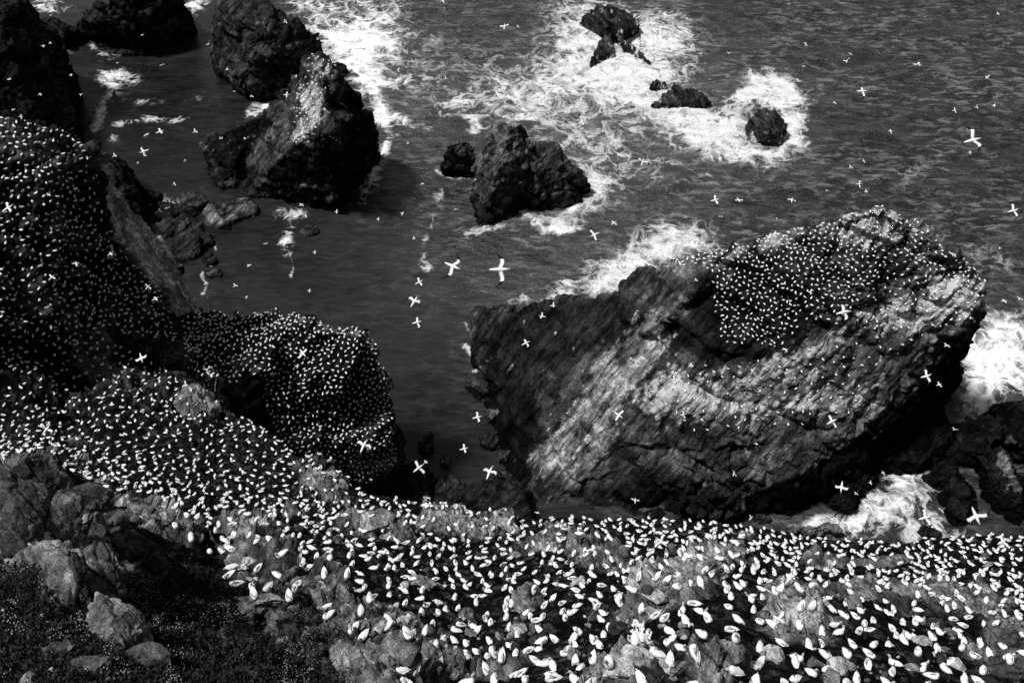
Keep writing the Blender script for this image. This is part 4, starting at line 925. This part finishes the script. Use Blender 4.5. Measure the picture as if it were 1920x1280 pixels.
for a in [(660, 90, 55, 50, 0, .8), (640, 60, 90, 45, 20, .45), (700, 40, 60, 60, 0, .4), (575, 10, 45, 18, 30, .7), (740, 40, 30, 60, 10, .35), (690, 130, 30, 40, 10, .5),
          (1150, 130, 95, 55, 10, .8), (1195, 165, 70, 50, 20, .9), (1110, 95, 60, 55, 0, .6), (1225, 85, 65, 50, 25, .65), (1080, 25, 55, 45, 0, .6), (1045, 150, 80, 55, 10, .5), (1000, 190, 90, 45, 0, .42), (1265, 60, 50, 40, 20, .4),
          (1270, 212, 70, 26, 15, .8), (1335, 235, 60, 40, 10, .65), (1440, 172, 52, 30, -5, 1.0), (1480, 250, 26, 40, 0, .6), (1350, 275, 60, 25, 20, .5), (1290, 250, 60, 30, 10, .4), (1140, 60, 80, 60, 0, .35),
          (1125, 350, 26, 34, 0, .8), (1060, 420, 34, 16, -15, .7), (1080, 280, 90, 50, 20, .42), (940, 180, 90, 60, 0, .36), (1130, 250, 80, 40, 0, .3),
          (1200, 492, 80, 34, -20, 1.0), (1275, 452, 60, 30, -15, .7), (1062, 545, 22, 24, 0, .9), (1145, 520, 46, 34, -20, .9), (1310, 475, 50, 20, 0, .5), (1240, 440, 70, 40, 0, .3),
          (1855, 650, 55, 60, 0, 1.0), (1832, 740, 42, 56, 20, 1.0), (1905, 630, 50, 50, 0, .7), (1900, 700, 40, 60, 0, .5), (1580, 985, 70, 22, -5, .9), (1650, 940, 60, 34, -30, .7), (1702, 892, 30, 34, 0, .75), (1720, 965, 70, 60, 0, .42), (1528, 974, 26, 12, 0, .8), (1760, 1010, 60, 30, 0, .35),
          (218, 148, 40, 15, 5, .8), (90, 12, 30, 18, 0, .5), (296, 385, 26, 13, -10, .85), (542, 404, 26, 13, 10, .75), (535, 456, 15, 20, 0, .85), (500, 195, 26, 12, -30, .7), (700, 170, 18, 40, 0, .5), (205, 255, 18, 10, 0, .35),
          (1790, 445, 70, 40, 30, .22), (1700, 340, 50, 50, 30, .24), (1870, 500, 60, 40, 20, .22), (1300, 330, 90, 20, 10, .18), (1500, 60, 200, 60, 0, .12), (850, 60, 120, 60, 0, .15), (800, 160, 90, 60, 0, .22), (330, 60, 50, 30, 0, .2), (1560, 430, 120, 60, 20, .12), (1180, 330, 80, 60, 0, .25)]:
    addb(*a)
for pts, w, s in [([(712, 215), (728, 250), (725, 290), (700, 330), (682, 378)], 9, .85), ([(640, 110), (690, 150), (705, 190), (712, 225)], 12, .6), ([(790, 150), (745, 152), (705, 160), (715, 200), (760, 238), (800, 240)], 8, .6),
                  ([(760, 235), (720, 225)], 9, .5), ([(830, 197), (868, 192), (888, 232), (895, 240)], 11, .75), ([(1380, 262), (1388, 205), (1425, 165), (1480, 178), (1492, 230), (1488, 272), (1440, 296), (1385, 285)], 22, .8),
                  ([(1108, 335), (1105, 385), (1060, 412), (1010, 414), (975, 395), (930, 424), (880, 440)], 9, .75), ([(985, 405), (1020, 432), (1060, 430)], 6, .6), ([(822, 322), (850, 336), (895, 334)], 4, .6),
                  ([(205, 160), (200, 190), (188, 225), (180, 240)], 8, .8), ([(125, 90), (165, 78), (200, 92), (260, 90)], 11, .55), ([(340, 22), (370, 5), (400, -20)], 16, .6), ([(200, 180), (260, 185), (330, 185), (380, 188)], 6, .38), ([(215, 230), (290, 226), (340, 226)], 6, .42),
                  ([(825, 360), (818, 400), (800, 440), (798, 470), (800, 500)], 8, .42), ([(540, 415), (542, 435), (537, 450)], 5, .7), ([(545, 470), (556, 500), (552, 515)], 3, .45), ([(705, 345), (720, 385)], 6, .45), ([(400, 460), (410, 480), (390, 510), (385, 550)], 4, .35), ([(620, 135), (640, 155), (655, 180), (670, 175)], 9, .6),
                  ([(870, 640), (890, 660), (915, 655)], 5, .5), ([(880, 690), (890, 690)], 4, .4), ([(880, 600), (895, 630)], 4, .35), ([(470, 210), (500, 205), (520, 180)], 9, .6), ([(1200, 300), (1260, 298), (1300, 310)], 5, .3), ([(1480, 190), (1530, 195)], 5, .3), ([(1060, 560), (1110, 545), (1180, 520)], 12, .6), ([(955, 570), (1000, 560), (1060, 565)], 7, .4)]:
    addl(pts, w, s)
patch = 0.5 + 0.5 * fbm(W3 / 14.0, 4, 12)
brk = 0.5 + 0.5 * fbm(W3 / 4.0, 3, 13)
foam = np.clip(foam * (0.35 + 0.75 * patch + 0.55 * brk), 0, 1.15)
chop = smooth(700, 1250, x + 0.6 * (640 - y_)) * (1 - 0.6 * smooth(520, 700, y_)) * 0.92 + 0.08
air_shade = np.zeros(len(x))
for a in [(1150, 170, 240, 160, 20, .8), (1400, 230, 150, 110, 0, .5), (700, 80, 120, 130, 0, .5), (950, 200, 160, 110, 0, .4), (1180, 480, 170, 90, -20, .5), (1000, 480, 160, 110, 0, .28), (850, 560, 150, 110, 30, .2), (1860, 680, 120, 120, 0, .6), (1100, 330, 110, 100, 0, .4), (1680, 950, 140, 80, 0, .3), (1700, 200, 400, 260, 0, .1), (640, 440, 110, 60, 0, .12), (1700, 250, 300, 260, 20, -.10), (1720, 850, 90, 60, -40, -.4), (270, 230, 180, 130, 0, -.22), (480, 420, 140, 90, 0, -.12), (800, 830, 90, 110, 0, -.2), (420, 520, 120, 90, 0, -.08)]:  # positive is aerated water; negative darkens, painting the inlet's shade in
    air_shade += a[-1] * blob(x, y_, *a[:-1])
air_shade = air_shade * (0.5 + 0.8 * (0.5 + 0.5 * fbm(W3 / 7.0, 4, 15)))
c24, s24 = math.cos(math.radians(24)), math.sin(math.radians(24))
U = np.c_[(W3[:, 0] * c24 + W3[:, 1] * s24) * 0.35, (-W3[:, 0] * s24 + W3[:, 1] * c24), W3[:, 0] * 0]
hgt = (0.75 * fbm(U / 9.0, 3, 31) + 0.28 * fbm(U / 2.6, 3, 35)) * (0.12 + 1.1 * chop) + 0.5 * np.clip(foam, 0, 1) * (0.3 + 0.7 * vnoise(W3 / 2.0, 40) * 0.5 + 0.35)
edge = (gx == PXs[0]) | (gx == PXs[-1]) | (gy == PYs[0]) | (gy == PYs[-1])
hgt = np.where(edge.ravel(), 0.0, hgt)
SV[:, 2] += hgt
# one open sheet out to the horizon, fringed round the surveyed water
ring = np.concatenate([sidx[0, :], sidx[1:, -1], sidx[-1, -2::-1], sidx[-2:0:-1, 0]])
ctr = SV[ring].mean(0); dv = SV[ring] - ctr; dv[:, 2] = 0; dv /= np.linalg.norm(dv, axis=1, keepdims=True)
far = ctr + dv * 6000; far[:, 2] = 0.0
nb0 = len(SV); SVall = np.concatenate([SV, far]); k = np.arange(len(ring)); k2 = (k + 1) % len(ring)
RF = np.stack([ring[k], nb0 + k, nb0 + k2, ring[k2]], -1)
SFa = np.concatenate([SF, RF]); pad = np.zeros(len(far))
me = mesh_from('sea', SVall, SFa, [sea_mat()])
nz = np.array([p.normal.z for p in list(me.polygons)[:5]]).mean()
if nz < 0: me.flip_normals()
attr(me, 'foam', np.r_[foam, pad]); attr(me, 'chop', np.r_[chop, pad + 1]); attr(me, 'air_shade', np.r_[air_shade, pad])
link('sea', me, (0, 0, 0), 'grey rippled sea streaked with white foam', None, None, 'structure')
